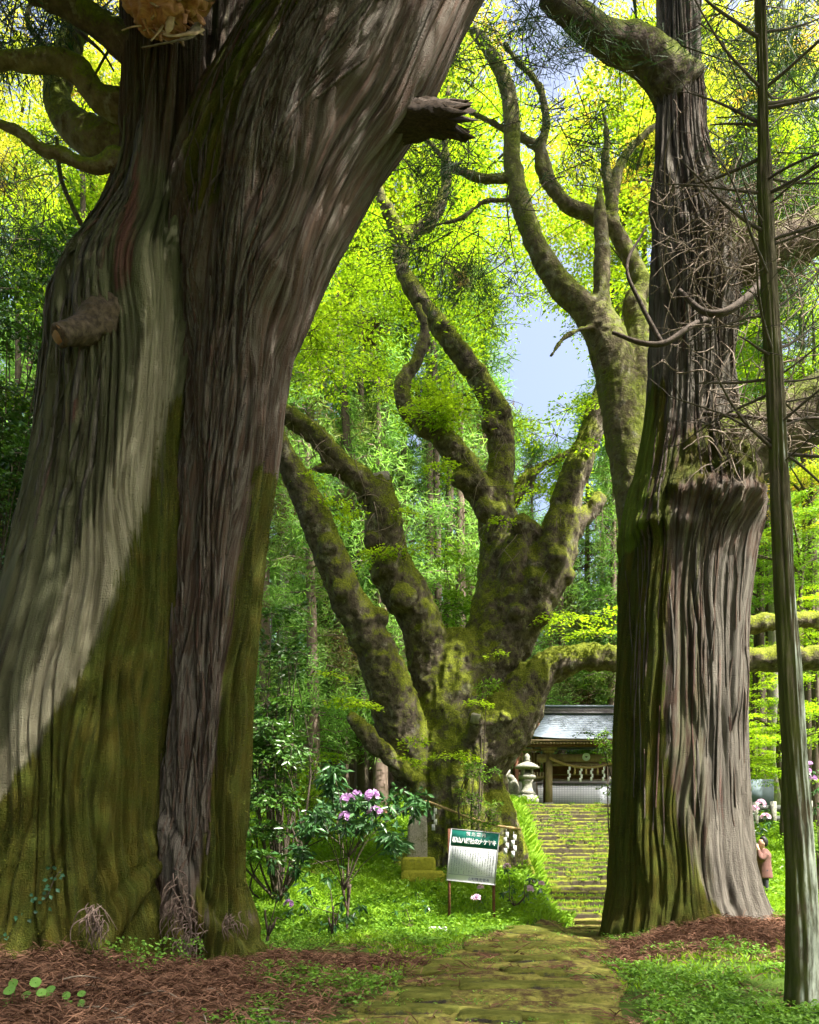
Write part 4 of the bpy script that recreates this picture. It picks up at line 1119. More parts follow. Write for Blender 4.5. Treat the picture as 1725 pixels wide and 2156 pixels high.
rng = np.random.default_rng(102)
fo, twg = MB(), MB()
fill(fo, twg, [(1230, 330, 130, 170, 18.2, 22, 22), (1320, 560, 60, 150, 17.5, 21, 12), (1010, 220, 120, 140, 18.2, 22, 14), (1180, 520, 90, 120, 18.2, 21, 12), (1330, 140, 70, 100, 17, 20, 8), (1250, 650, 60, 80, 18, 20, 6), (900, 150, 90, 90, 17, 20, 8)],
     rng, SKY_GAPS, 0.10, (0.5, 1.1), 110, 0.35)
obj('crown', fo.mesh('crown', M_LIME, False), broad)
tb2 = MB()
for j in range(60):       # bare hanging twigs on its branches
    px, py = rng.uniform(860, 1330), rng.uniform(60, 560)
    P = curl(tb2, W(px, py, DB + rng.normal(0, .4)), (rng.normal(-0.5, 0.8), rng.normal(0, 0.3), rng.normal(-0.3, 0.5)), rng.uniform(0.8, 2.2), rng.uniform(0.008, 0.022), rng, 10, -0.3, 0.25, 4)
    for q in range(4): curl(tb2, P[rng.integers(2, 9)], rng.normal(0, 1, 3), rng.uniform(0.3, 0.9), 0.007, rng, 6, -0.2, 0.4, 3)
obj('twigs', tb2.mesh('twigs', M_TWIGD), broad)['kind'] = 'stuff'

# cedar sprigs hanging into view from the two giants, and unseen crown foliage added for shade
rng = np.random.default_rng(103)
def sprigs(regions, parent, mat, L=0.34, wd=0.016, m=15, name='foliage'):
    f, b = MB(), MB()
    for (px, py, rx, ry, d0, d1, n) in regions:
        for k in range(n):
            p = W(px + rng.uniform(-rx, rx) * 1.15, py + rng.uniform(-ry, ry) * 1.1, rng.uniform(d0, d1))
            dr = np.array([rng.normal(0, 0.7), rng.normal(0, 0.5), -0.55])
            dr /= np.linalg.norm(dr)
            kk = rng.integers(3, 7); ln = rng.uniform(0.4, 1.0)
            C = p + np.linspace(0, ln, kk)[:, None] * dr + rng.normal(0, 0.08, (kk, 3))
            tufts(f, C, dr, m, L, wd, 0.35, rng, 0.5)
            b.tube([p - dr * 0.5, p, p + dr * ln], [0.012, 0.010, 0.004], 3, False)
    obj(name, f.mesh(name, mat, False), parent)
    obj('twigs', b.mesh('twigs', M_TWIGD), parent)['kind'] = 'stuff'
sprigs([(900, 200, 90, 160, 13.5, 16, 26), (1010, 90, 130, 80, 13.5, 16, 24), (880, 420, 70, 120, 15, 17, 16), (960, 565, 110, 30, 16, 17, 12), (1290, 290, 80, 60, 14.5, 16, 13), (1250, 60, 120, 60, 13, 15, 14),
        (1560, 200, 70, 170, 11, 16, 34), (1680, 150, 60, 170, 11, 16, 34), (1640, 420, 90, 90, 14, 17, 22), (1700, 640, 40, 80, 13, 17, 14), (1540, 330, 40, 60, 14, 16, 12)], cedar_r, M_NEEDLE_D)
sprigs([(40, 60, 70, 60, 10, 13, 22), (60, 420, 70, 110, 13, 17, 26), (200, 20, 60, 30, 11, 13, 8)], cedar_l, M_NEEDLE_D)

def overhead(parent, boxes, mat, n):
    """unseen crown foliage above the frame, laid out to shade the foreground"""
    f, b = MB(), MB()
    for (x0, x1, y0, y1, z0, z1, n) in boxes:
        C = np.stack([rng.uniform(x0, x1, n), rng.uniform(y0, y1, n), rng.uniform(z0, z1, n)], 1)
        keep = fbm(C[:, 0] * 0.42, C[:, 1] * 0.42, C[:, 2] * 0.3, 2, 55) > (-0.12 if x0 > 0 else -0.32)
        C = C[keep]
        tufts(f, C, np.array([0.0, 0, -0.4]), 16, 0.55, 0.10, 1.3, rng, 0.5)
    obj('crown', f.mesh('crown', mat, False), parent)
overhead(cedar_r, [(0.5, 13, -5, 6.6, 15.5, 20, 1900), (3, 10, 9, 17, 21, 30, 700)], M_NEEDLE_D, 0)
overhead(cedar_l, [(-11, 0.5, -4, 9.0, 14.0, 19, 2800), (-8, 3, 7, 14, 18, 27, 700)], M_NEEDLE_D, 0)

# ---- broadleaf trees of the wood, bright spring green
rng = np.random.default_rng(104)
crown_me = []
for q in range(3):
    f = MB()
    for k in range(80):
        v = rand_unit(1, rng)[0] * rng.random() ** 0.45
        c = v * np.array([3.6, 3.6, 4.2])
        spray(f, None, c, rng.uniform(0.7, 1.5), 150, rng, 0.15, 0.4, np.clip(0.5 + v[2] * 0.2 + rng.normal(0, .15), 0.1, 0.9))
    crown_me.append(f.mesh('crown', (M_LIME2, M_LIME, M_MIDLEAF)[q], False))
def wood_tree(px, py, d, s, q, label, group, lean=0.0, bark=None):
    c = W(px, py, d); bx = c[0] + lean
    if 1040 < px < 1400 and d < 33: bx = W(1340 + (px % 90) * 1.6, 0, d)[0]     # rooted behind the upright cedar, clear of the gate
    bz = gz(bx, d)
    t = thing('maple_tree', label, 'tree', (bx, d, bz), group)
    mb = MB()
    h = c[2] - bz
    mb.tube([[bx, d, bz - 0.3], [bx * 0.8 + c[0] * 0.2, d, bz + h * 0.35], [bx * 0.3 + c[0] * 0.7, d + .2, bz + h * 0.75], [c[0], d, c[2] + 1.5 * s]], [0.17 * s + .03, 0.13 * s + .03, 0.10 * s + .02, 0.03], 10, True, 5)
    for k in range(6):
        a = rng.random() * 6.283
        b0 = np.array([c[0] + (bx - c[0]) * 0.3, d, c[2] - 2.2 * s + rng.random() * 2.5 * s])
        mb.tube([b0, b0 + np.array([math.cos(a) * 1.3, math.sin(a) * 1.3, 0.9]) * s, b0 + np.array([math.cos(a) * 3.0, math.sin(a) * 3.0, 1.4]) * s], [0.09 * s, 0.06 * s, 0.015], 6, False, 4)
    obj('trunk', mb.mesh('trunk', bark or M_TWIGD), t)
    o = obj('crown', crown_me[q]); o.parent = t
    o.location = Vector(c) - t.location; o.scale = (s, s, s * 0.85); o.rotation_euler = (0, 0, rng.random() * 6.283)
LB = 'bright spring-green tree in the leafy canopy behind the zelkova'
for lb_, (px, py, d, s, q) in zip(["golden-lime canopy tree right beside the leaning cedar's upper limb", 'golden-lime canopy tree high up, under the broken limb stub', 'lime canopy tree behind the forked top of the zelkova', 'golden-lime canopy tree behind the broken grey snag', 'lime canopy tree against the left side of the upright cedar', 'lime canopy tree just above the left zelkova boughs', "small lime tree low down beside the leaning cedar's right edge", 'small lime tree between the mossy broadleaf and the upright cedar', 'golden-lime canopy tree at the very top, right of the leaning cedar', "golden-lime canopy tree behind the uppermost stem of the upright cedar"], [(690, 330, 29, 1.15, 0), (830, 200, 31, 1.2, 0), (960, 360, 30, 1.1, 1), (1250, 420, 30, 1.05, 0), (1360, 300, 31, 1.1, 1),
                          (760, 500, 31, 0.9, 1), (640, 640, 30, 0.6, 1), (1330, 600, 31, 0.7, 1), (900, 50, 31, 0.9, 0), (1420, 110, 30, 0.85, 0)]):
    wood_tree(px, py, d, s, q, lb_, 'canopy trees behind the zelkova', rng.normal(0, 0.8))
LR = 'bright spring-green tree in the wood right of the upright cedar'
for lb_, (px, py, d, s, q) in zip(['golden-lime tree beside the bare upper stem of the upright cedar', 'lime tree behind the dead branches high on the slim cedar', 'lime tree seen through the twig tangle of the upright cedar', 'lime tree at the right edge beside the big cedar limb', 'small lime tree just under the burl limb of the upright cedar', 'golden-lime tree at the right edge below the big cedar limb', 'small golden-lime tree at the top right between the two cedars', 'mid-green tree at the right edge above the mossy low bough', 'mid-green tree between the upright and slim cedars above the mossy bough', 'small lime tree at the right edge level with the mossy bough', 'small lime tree just under the mossy bough right of the upright cedar'], [(1560, 280, 28, 0.9, 0), (1690, 420, 27, 0.9, 1), (1610, 640, 29, 0.8, 1), (1715, 760, 27, 0.8, 1), (1590, 900, 30, 0.55, 1), (1710, 1000, 26, 0.7, 0), (1600, 100, 30, 0.7, 0), (1700, 1170, 25, 0.55, 2), (1600, 1230, 29, 0.6, 2), (1720, 1330, 24, 0.4, 1), (1590, 1420, 30, 0.45, 1)]):
    wood_tree(px, py, d, s, q, lb_, 'trees right of the upright cedar', rng.normal(0, 0.6))
LL = 'bright spring-green tree glimpsed left of the leaning cedar'
for lb_, (px, py, d, s, q) in zip(['golden-lime tree behind the two uppermost left limbs of the leaning cedar', 'lime tree under the lowest left limb of the leaning cedar', 'golden-lime tree at the left edge below the limbs', 'small lime tree just above the dark evergreen at the left edge'], [(170, 170, 21, 0.7, 0), (190, 420, 22, 0.6, 1), (30, 330, 24, 0.7, 0), (110, 560, 20, 0.45, 1)]):
    wood_tree(px, py, d, s, q, lb_, 'trees left of the leaning cedar', rng.normal(0, 0.5))
wood_tree(1640, 1530, 24, 0.55, 1, 'small low maple with lime leaves beyond the slim young cedar', None, 0.3)
wood_tree(1590, 1600, 28, 0.40, 1, 'low lime-leaved maple between the upright and the slim cedar', None, -0.3)
wood_tree(1250, 1440, 37, 0.55, 2, 'mid-green tree rising just behind the shrine gate roof', None, 0.2)

# ---- dark evergreen shrubs near the leaning cedar
rng = np.random.default_rng(105)
def shrub(label, base, regions, mat, L, per, Rr=(0.35, 0.7), name='evergreen_shrub', cat='shrub', tilt=0.7):
    b = np.array([base[0], base[1], gz(base[0], base[1])])
    t = thing(name, label, cat, b)
    f, s = MB(), MB()
    for (px, py, rx, ry, d0, d1, n) in regions:
        for k in range(n):
            p = W(px + rng.uniform(-rx, rx), py + rng.uniform(-ry, ry), rng.uniform(d0, d1))
            R = rng.uniform(*Rr)
            spray(f, s, p, R, int(per * (0.5 + R)), rng, L, tilt, np.clip(rng.normal(0.45, 0.2), 0, 1), drop=0.4)
            if k % 3 == 0:
                m = (b + p) / 2 + rng.normal(0, 0.3, 3)
                s.tube([b + rng.normal(0, 0.05, 3) * [1, 1, 0], m, p], [0.035, 0.022, 0.008], 5, False, 4)
    obj('crown', f.mesh('crown', mat, False), t)
    obj('stems', s.mesh('stems', M_TWIGD), t)
    return t
shrub('tall dark-leaved evergreen filling the left edge behind the leaning cedar', (-8.3, 14.5), [(30, 820, 90, 260, 13.8, 15.5, 70), (10, 1080, 80, 180, 13.8, 15.5, 44), (-60, 1280, 90, 220, 13.8, 15.5, 30), (150, 560, 70, 70, 14, 15.5, 16)], M_DARKLEAF, 0.12, 95)
shrub('leafy lighter-green sapling against the bulge of the leaning cedar', (-6.9, 16.2), [(130, 500, 70, 60, 15.5, 17, 16), (70, 600, 60, 60, 15.5, 17, 12), (20, 1000, 50, 200, 15.5, 17, 14)], M_LIME, 0.10, 85)
shrub('glossy evergreen shrub just right of the leaning cedar trunk', (-2.9, 16.8), [(575, 1470, 45, 110, 16, 17.4, 26), (560, 1600, 60, 90, 15.8, 17, 26), (600, 1330, 40, 60, 16.4, 17.4, 8), (560, 1740, 50, 70, 15.5, 16.6, 14)], M_DARKLEAF, 0.13, 80)
shrub('bright green bush on the slope left of the zelkova', (-3.2, 21.5), [(630, 1640, 70, 60, 20.5, 22, 22), (700, 1700, 60, 50, 20, 21.5, 16), (590, 1720, 60, 40, 19.5, 21, 12)], M_LIME, 0.10, 90)
shrub('leafy evergreen sapling between the zelkova boughs', (1.9, 23.5), [(975, 1210, 45, 70, 21.5, 23, 16), (960, 1300, 40, 40, 21.5, 23, 10)], M_MIDLEAF, 0.12, 90, name='sapling', cat='sapling')
shrub('glossy fern-like creeper on the front of the zelkova trunk', (1.6, 19.0), [(1000, 1620, 45, 14, 18.4, 18.9, 9), (1010, 1690, 40, 30, 18.2, 18.7, 9), (1010, 1450, 30, 14, 18.9, 19.2, 5), (1000, 1730, 35, 14, 18.1, 18.5, 5)], M_MIDLEAF, 0.075, 75, (0.2, 0.4), 'creeper', 'creeper')
shrub('thin sapling with fine leaves in front of the gate roof', (5.4, 18.6), [(1265, 1560, 38, 22, 18.4, 19.2, 8), (1285, 1590, 20, 20, 18.4, 19, 4), (1290, 1655, 10, 6, 18.5, 19, 2)], M_MIDLEAF, 0.075, 55, (0.25, 0.4), 'sapling', 'sapling')

# ---- conifers of the wood
rng = np.random.default_rng(106)
KIND = []
for (h0, h1, R, nb) in [(2.0, 23, 3.4, 120), (3.0, 26, 3.0, 130), (14, 33, 3.3, 120), (17, 36, 3.0, 110)]:
    f, b = cedar_crown(h0, h1, R, int(nb * 1.1), rng, 0.44, 0.06, 22)
    KIND.append((f.mesh('crown', M_NEEDLE, False), b.mesh('boughs', M_BGBARK), h1))
trunk_me = {}
for q, h in enumerate((23, 26, 33, 36)):
    mb = MB(); zz = np.linspace(-0.5, h, 14)
    mb.tube(np.stack([0.12 * np.sin(zz * 0.2 + q), 0 * zz, zz], 1), np.interp(zz, [-0.5, 0.6, h], [0.46, 0.36, 0.03]), 12)
    trunk_me[q] = mb.mesh('trunk', M_BGBARK)
def conifer(px, d, q, s, label, group, pale=False):
    x = (px - CX) / FV * d; z = gz(x, d)
    t = thing('cedar_tree', label, 'tree', (x, d, z), group)
    me = trunk_me[q]
    if pale:
        me = me.copy(); me.materials.clear(); me.materials.append(M_BGBARK_P)
    a = rng.random() * 6.283
    for nm, m in (('trunk', me), ('crown', KIND[q][0]), ('boughs', KIND[q][1])):
        o = obj(nm, m); o.parent = t; o.location = (0, 0, 0)
        o.scale = (s, s, s); o.rotation_euler = (0, 0, a)
        if nm == 'boughs': o['kind'] = 'stuff'
conifer(906, 33, 3, 0.98, 'straight reddish cedar trunk seen between the zelkova boughs', None)
conifer(597, 31, 2, 0.80, 'slender pale cedar trunk right of the leaning cedar', None, True)
conifer(738, 35, 2, 0.9, 'cedar trunk just behind the left zelkova bough', None)
conifer(1632, 29, 2, 0.85, 'slender grey cedar trunk seen left of the slim young cedar', None, True)
for (px, d, s) in [(655, 27, .75), (720, 30, .85), (800, 28, .8), (850, 33, .95), (970, 28.5, .8), (1020, 32, .85), (1120, 34, .7), (1180, 37, .75), (1235, 39, .8), (1290, 36, .72), (1420, 36, .85), (1590, 33, .8), (1680, 32, .75), (560, 29, .8), (60, 26, .95), (180, 28, 1.0), (-60, 24, .9), (620, 36, .8), (680, 38, .9), (770, 37, .85), (905, 38, .8), (1000, 38, .85), (1160, 42, .7), (1610, 37, .8), (1720, 36, .8)]:
    conifer(px, d, int(rng.integers(0, 2)), s, 'young feathery cedar, leafy to the ground, behind the great trees', 'leafy young cedars behind the great trees')
GL = 'feathery cedar in the background wood'
for k in range(46):
    d = rng.uniform(36, 66) if k > 12 else rng.uniform(34, 42)
    px = -120 + (k % 23) * 88 + rng.normal(0, 24)
    q = int(rng.integers(0, 2)) if rng.random() < 0.85 else int(rng.integers(2, 4))
    if 1060 < px < 1300 and q > 1: q = 0
    if 1080 < px < 1230: d = max(d, 48); q = 0
    conifer(px, d, q, rng.uniform(0.85, 1.15), GL, 'background cedars')
for k in range(44):      # the wood goes on round the visitor's back and flanks, unseen, added to block skylight
    if k < 28: x, d = rng.uniform(-22, 22), rng.uniform(-24, -5)
    elif k < 36: x, d = rng.uniform(-26, -12), rng.uniform(-6, 26)
    else: x, d = rng.uniform(17, 28), rng.uniform(-6, 24)
    if d > 1 and abs(x) / d < 0.62: x = math.copysign(0.66 * d, x)
    z = gz(x, d); t = thing('cedar_tree', 'cedar of the wood around, outside the view', 'tree', (x, d, z), 'cedars around the viewpoint')
    q = int(rng.integers(0, 2)); a = rng.random() * 6.283; s = rng.uniform(0.8, 1.0)
    for nm, m in (('trunk', trunk_me[q]), ('crown', KIND[q][0])):
        o = obj(nm, m); o.parent = t; o.location = (0, 0, 0); o.scale = (s, s, s); o.rotation_euler = (0, 0, a)
# the wood beyond: a far mass of crowns
f = MB()
n = 4200
a = rng.uniform(-1.1, 1.1, n); rr = rng.uniform(72, 130, n)
X, Y = rr * np.sin(a), rr * np.cos(a)
C = np.stack([X, Y, ground(X, Y, False) + rng.uniform(0.5, 15, n) * rng.random(n) ** 0.3], 1)
tufts(f, C, np.array([0, 0, 0.3]), 16, 1.6, 0.5, 3.2, rng, 0.45)
o = obj('far_wood', f.mesh('far_wood', M_NEEDLE, False)); o['kind'] = 'stuff'
tag(o, 'far green wood closing the view behind the cedars', 'wood')

# ================================================================== SHRINE GATE AND WHAT STANDS ROUND IT
M_WOOD = plain('weathered_wood', (0.33, 0.25, 0.15), (0.17, 0.12, 0.07), 6, 0.85, 0.3, stretch=(1, 1, 0.3))
M_WOOD_D = plain('dark_wood', (0.16, 0.085, 0.05), (0.08, 0.04, 0.025), 6, 0.85, 0.3)
M_WOOD_R = plain('red_brown_wood', (0.22, 0.10, 0.06), (0.13, 0.055, 0.035), 6, 0.8, 0.2)
M_ROOF = plain('slate_roof', (0.17, 0.21, 0.26), (0.12, 0.15, 0.19), 5, 0.5, 0.2, 0.4)
M_ROOF_D = plain('ridge_metal', (0.16, 0.15, 0.16), (0.10, 0.09, 0.10), 8, 0.5, 0.2)
M_STRAW = plain('straw_rope', (0.46, 0.34, 0.16), (0.28, 0.19, 0.08), 30, 0.9, 0.4)
M_PAPER = plain('white_paper', (0.82, 0.82, 0.80), (0.72, 0.72, 0.70), 10, 0.8, 0.0)
M_STONE = moss_ground('lantern_stone', (0.19, 0.19, 0.15), (0.33, 0.33, 0.28), (0.22, 0.22, 0.19), 0.5, 1.2)
M_STONE_G = moss_ground('mossy_base_stone', (0.17, 0.19, 0.018), (0.30, 0.31, 0.03), (0.24, 0.23, 0.10), 0.42, 1.5)
M_LICHEN = moss_ground('lichen_stone', (0.22, 0.21, 0.16), (0.42, 0.40, 0.32), (0.20, 0.22, 0.08), 0.5, 3.0)
def white_wall_mat():
    t = NT('white_tile_wall')
    br = t.n('TexBrick'); br.offset = 0.0
    br.inputs['Color1'].default_value = (0.72, 0.76, 0.82, 1); br.inputs['Color2'].default_value = (0.66, 0.70, 0.77, 1); br.inputs['Mortar'].default_value = (0.42, 0.46, 0.54, 1)
    br.inputs['Scale'].default_value = 1.0; br.inputs['Mortar Size'].default_value = 0.012
    br.inputs['Brick Width'].default_value = 0.12; br.inputs['Row Height'].default_value = 0.10
    g = t.n('NewGeometry'); s = t.n('SeparateXYZ'); c = t.n('CombineXYZ'); t.lk(g.outputs['Position'], s.inputs[0])
    t.lk(s.outputs[0], c.inputs[0]); t.lk(s.outputs[2], c.inputs[1]); t.lk(c.outputs[0], br.inputs['Vector'])
    return t.done(br.outputs[0], 0.5, 0.3)
M_WHITE = white_wall_mat()
M_PLASTER = plain('grey_plaster', (0.50, 0.50, 0.50), (0.40, 0.40, 0.40), 6, 0.85, 0.2)

GX0, GY0, GZ0 = 7.17, 31.0, 3.40
gate = thing('shrine_gate', 'wooden shrine gate with pale slate roof at the head of the stairs', 'gate', (GX0, GY0, GZ0))
def part(name, mat, parent, boxes, sm=False):
    mb = MB()
    for b in boxes: mb.box(*b)
    return obj(name, mb.mesh(name, mat, sm), parent)
for sx in (-1, 1):
    x = GX0 + sx * 1.49
    p = part('post', M_WOOD, gate, [((x, GY0, GZ0 + 1.2), (0.26, 0.26, 2.3))])
    part('post_base', M_STONE, p, [((x, GY0, GZ0 + 0.09), (0.42, 0.42, 0.26), 0, 0.85)])
    part('post', M_WOOD_D, gate, [((x + 0.18, GY0 + 1.5, GZ0 + 1.2), (0.24, 0.24, 2.4))])
    part('bracket', M_WOOD, gate, [((x, GY0, GZ0 + 2.30), (0.42, 0.34, 0.12)), ((x, GY0 - 0.05, GZ0 + 2.42), (0.62, 0.30, 0.12)), ((x - 0.30 * 1, GY0 - 0.04, GZ0 + 2.02), (0.36, 0.18, 0.16))])
part('tie_beam', M_WOOD, gate, [((GX0, GY0 - 0.02, GZ0 + 2.02), (3.9, 0.20, 0.32))])
part('lintel', M_WOOD, gate, [((GX0, GY0 - 0.03, GZ0 + 1.76), (2.72, 0.14, 0.10))])
part('purlin', M_WOOD_D, gate, [((GX0, GY0 - 0.10, GZ0 + 2.52), (5.0, 0.18, 0.10)), ((GX0, GY0 - 0.75, GZ0 + 2.45), (5.0, 0.14, 0.10))])
part('back_panel', M_WOOD_R, gate, [((GX0, GY0 + 1.5, GZ0 + 1.75), (2.7, 0.08, 0.85))])
part('back_rail', M_WOOD, gate, [((GX0, GY0 + 1.44, GZ0 + 1.50), (2.7, 0.05, 0.05)), ((GX0, GY0 + 1.44, GZ0 + 1.28), (2.7, 0.05, 0.06))])
# raised side chambers with lattice
for sx in (-1, 1):
    x0 = GX0 + sx * 1.62; x1 = GX0 + sx * 2.78; xm = (x0 + x1) / 2
    part('chamber_wall', M_WOOD_D, gate, [((xm, GY0 + 1.30, GZ0 + 1.85), (1.16, 0.06, 1.15))])
    part('chamber_floor', M_WOOD, gate, [((xm, GY0 + 0.7, GZ0 + 1.26), (1.22, 1.3, 0.08))])
    part('chamber_post', M_WOOD_R, gate, [((x1, GY0 + 0.1, GZ0 + 1.2), (0.14, 0.14, 2.4))])
    part('chamber_rail', M_WOOD, gate, [((xm, GY0 + 0.10, GZ0 + 2.38), (1.16, 0.08, 0.09))])
    for k in range(9):
        part('lattice_slat', M_WOOD, gate, [((x0 + (x1 - x0) * (k + 0.7) / 9.6, GY0 + 0.12, GZ0 + 1.98), (0.04, 0.05, 0.72))])
    for k in range(9):
        part('baluster', M_WOOD, gate, [((x0 + (x1 - x0) * (k + 0.7) / 9.6, GY0 + 0.05, GZ0 + 1.36), (0.06, 0.05, 0.20))])
# roof: overlapping courses front and back, ridge
NC = 15
for side in (-1, 1):
    for k in range(NC):
        f0, f1 = k / NC, (k + 1) / NC + 0.012
        def rp(f):
            y = GY0 + 0.25 + side * (1.55 * (1 - f)); z = GZ0 + 2.62 + 1.30 * (f ** 1.25)
            hw = 2.62 - 1.02 * f ** 0.7
            return y, z, hw
        (ya, za, wa), (yb, zb, wb) = rp(f0), rp(min(f1, 1))
        up = 0.035
        V = []
        nseg = 8
        for j in range(nseg + 1):
            u = -1 + 2 * j / nseg
            lift = 0.14 * abs(u) ** 3 * (1 - f0)
            V += [[GX0 + u * wa, ya, za + lift], [GX0 + u * wa, ya, za + up + lift], [GX0 + u * wb, yb, zb + up * 0.2 + lift], [GX0 + u * wb, yb, zb - up + lift]]
        V = np.array(V); Q = []
        for j in range(nseg):
            a, b = j * 4, (j + 1) * 4
            for m in range(4): Q.append([a + m, b + m, b + (m + 1) % 4, a + (m + 1) % 4])
        Q += [[0, 1, 2, 3], [nseg * 4 + m for m in (3, 2, 1, 0)]]
        mb = MB(); mb.add(V, Q)
        obj('roof_course', mb.mesh('roof_course', M_ROOF, False), gate)
part('eave_board', M_WOOD, gate, [((GX0, GY0 - 1.24, GZ0 + 2.575), (5.15, 0.07, 0.05))])
part('ridge', M_ROOF_D, gate, [((GX0, GY0 + 0.25, GZ0 + 4.02), (3.25, 0.30, 0.24)), ((GX0, GY0 + 0.25, GZ0 + 3.90), (3.35, 0.44, 0.06))])
part('ridge_cap', M_ROOF, gate, [((GX0, GY0 + 0.25, GZ0 + 4.17), (3.45, 0.40, 0.07))])
for sx in (-1, 1):
    mb = MB()
    x = GX0 + sx * 1.9
    mb.add([[x - .03, GY0 - 1.0, GZ0 + 2.6], [x - .03, GY0 + 1.5, GZ0 + 2.6], [x - .03, GY0 + .25, GZ0 + 3.7], [x + .03, GY0 - 1.0, GZ0 + 2.6], [x + .03, GY0 + 1.5, GZ0 + 2.6], [x + .03, GY0 + .25, GZ0 + 3.7]],
           [[0, 1, 4, 3], [1, 2, 5, 4], [2, 0, 3, 5]], [[0, 2, 1], [3, 4, 5]])
    obj('gable_board', mb.mesh('gable_board', M_WOOD_D, False), gate)
mb = MB(); mb.box((0, 0, 0), (0.06, 1.25, 0.07))
raf = mb.mesh('rafter', M_WOOD, False)
for k in range(38):
    o = obj('rafter', raf); o.parent = gate
    o.location = (-2.42 + 4.84 * k / 37, -0.62, 2.60); o.rotation_euler = (0.22, 0, 0)
mb = MB(); mb.lathe([(0.155, -0.02), (0.165, 0.0), (0.155, 0.02), (0.13, 0.025), (0.125, 0.018)], (0, 0, 0), 28)
M_DISC = plain('pale_disc', (0.62, 0.72, 0.70), (0.5, 0.6, 0.58), 8, 0.5, 0.1)
cr = obj('round_plaque', mb.mesh('round_plaque', M_DISC)); cr.parent = gate
cr.location = (0.0, -0.165, 2.06); cr.rotation_euler = (math.radians(90), 0, 0)
mb = MB(); mb.lathe([(0.04, 0.026), (0.035, 0.03)], (0, 0, 0), 12)
for a in (0.4, 2.6): mb.box((math.cos(a) * 0.03, math.sin(a) * 0.03, 0.030), (0.07, 0.014, 0.006), a)
cc = obj('plaque_mark', mb.mesh('plaque_mark', M_ROOF_D, False)); cc.parent = cr

def rope(pts, r, turns, mat, name, parent, n=90):
    P = catmull(np.array(pts, float), max(2, n // len(pts)))
    T = np.gradient(P, axis=0); T /= np.linalg.norm(T, axis=1)[:, None]
    e = np.cross(T, [0, 1, 0.01]); e /= np.linalg.norm(e, axis=1)[:, None]; f = np.cross(T, e)
    a = np.linspace(0, turns * 6.283, len(P))
    mb = MB()
    for k in range(3):
        b = a + k * 2.094
        mb.tube(P + (np.cos(b)[:, None] * e + np.sin(b)[:, None] * f) * r * 0.55, r * 0.62, 6)
    return obj(name, mb.mesh(name, mat), parent)
def shide(x, y, z, s, parent, name='paper_streamer', w=0.055):
    """zigzag folded paper"""
    mb = MB()
    zz, off = z, 0
    for k in range(4):
        mb.box((x + (-1) ** k * w * 0.45 * s, y - 0.012 * k, zz - 0.07 * s), (w * 1.5 * s, 0.004, 0.15 * s), 0.25 * (-1) ** k)
        zz -= 0.135 * s
    mb.box((x, y, z + 0.03), (0.008, 0.008, 0.10))
    return obj(name, mb.mesh(name, M_PAPER, False), parent)
rp_ = thing('shrine_rope', 'sagging straw rope with white paper streamers under the gate beam', 'rope', (GX0, GY0 - 0.3, GZ0 + 2.0))
yr = GY0 - 0.24
rope([(GX0 - 1.5, yr, GZ0 + 2.02), (GX0 - 1.1, yr, GZ0 + 1.83), (GX0 - 0.55, yr, GZ0 + 1.68), (GX0, yr, GZ0 + 1.62), (GX0 + 0.55, yr, GZ0 + 1.68), (GX0 + 1.1, yr, GZ0 + 1.83), (GX0 + 1.5, yr, GZ0 + 2.02)], 0.055, 14, M_STRAW, 'strand', rp_)
for dx, s in ((-0.72, 1.05), (-0.24, 1.1), (0.20, 1.0), (0.68, 1.05)):
    shide(GX0 + dx, yr - 0.02, GZ0 + 1.62 - 0.05 * (1 - abs(dx)) + 0.05, s, rp_)
for dx in (-0.48, -0.02, 0.45):
    mb = MB(); mb.lathe([(0.05, -0.28), (0.045, -0.15), (0.028, -0.05), (0.03, 0.03)], (GX0 + dx, yr, GZ0 + 1.62), 10)
    obj('straw_tassel', mb.mesh('straw_tassel', M_STRAW), rp_)

wall = thing('white_wall', 'low white gridded wall with a grey plaster band behind the gate', 'wall', (6.4, 34.2, 3.4))
part('wall_face', M_WHITE, wall, [((6.6, 34.2, 4.02), (7.0, 0.22, 1.28))])
part('coping', M_ROOF_D, wall, [((6.6, 34.2, 4.69), (7.1, 0.34, 0.05))])
part('plaster_band', M_PLASTER, wall, [((6.6, 34.25, 4.86), (7.0, 0.16, 0.28))])
cap = thing('tiled_wall_cap', 'pale curved tile coping of the side wall left of the gate', 'wall', (4.1, 33.6, 3.5))
mb = MB(); mb.tube([(3.5, 33.7, 4.95), (4.2, 33.65, 4.90), (5.2, 33.6, 4.84), (5.62, 33.6, 4.83)], [0.09, 0.09, 0.08, 0.08], 10, True, 4)
obj('cap_tiles', mb.mesh('cap_tiles', M_WHITE), cap)
part('cap_wall', M_PLASTER, cap, [((4.55, 33.66, 4.15), (2.1, 0.14, 1.36))])
hall = thing('shrine_hall', 'dark wooden hall front glimpsed through the gate', 'building', (8, 40, 3.5))
part('wall', M_WOOD_R, hall, [((8.2, 40, 4.9), (8.4, 0.2, 2.9))])
part('rail', M_WOOD, hall, [((8.2, 39.86, 5.55), (8.4, 0.06, 0.08)), ((8.2, 39.86, 4.95), (8.4, 0.06, 0.08))])
mb = MB(); mb.add([[3.4, 38.6, 6.2], [13, 38.6, 6.2], [12, 40.6, 7.1], [4.4, 40.6, 7.1], [3.4, 42.6, 6.2], [13, 42.6, 6.2], [3.4, 38.6, 6.12], [13, 38.6, 6.12], [13, 42.6, 6.12], [3.4, 42.6, 6.12]],
                [[0, 1, 2, 3], [3, 2, 5, 4], [6, 9, 8, 7], [0, 6, 7, 1], [4, 5, 8, 9], [1, 7, 8, 5], [0, 4, 9, 6]], [[1, 5, 2], [0, 3, 4]])
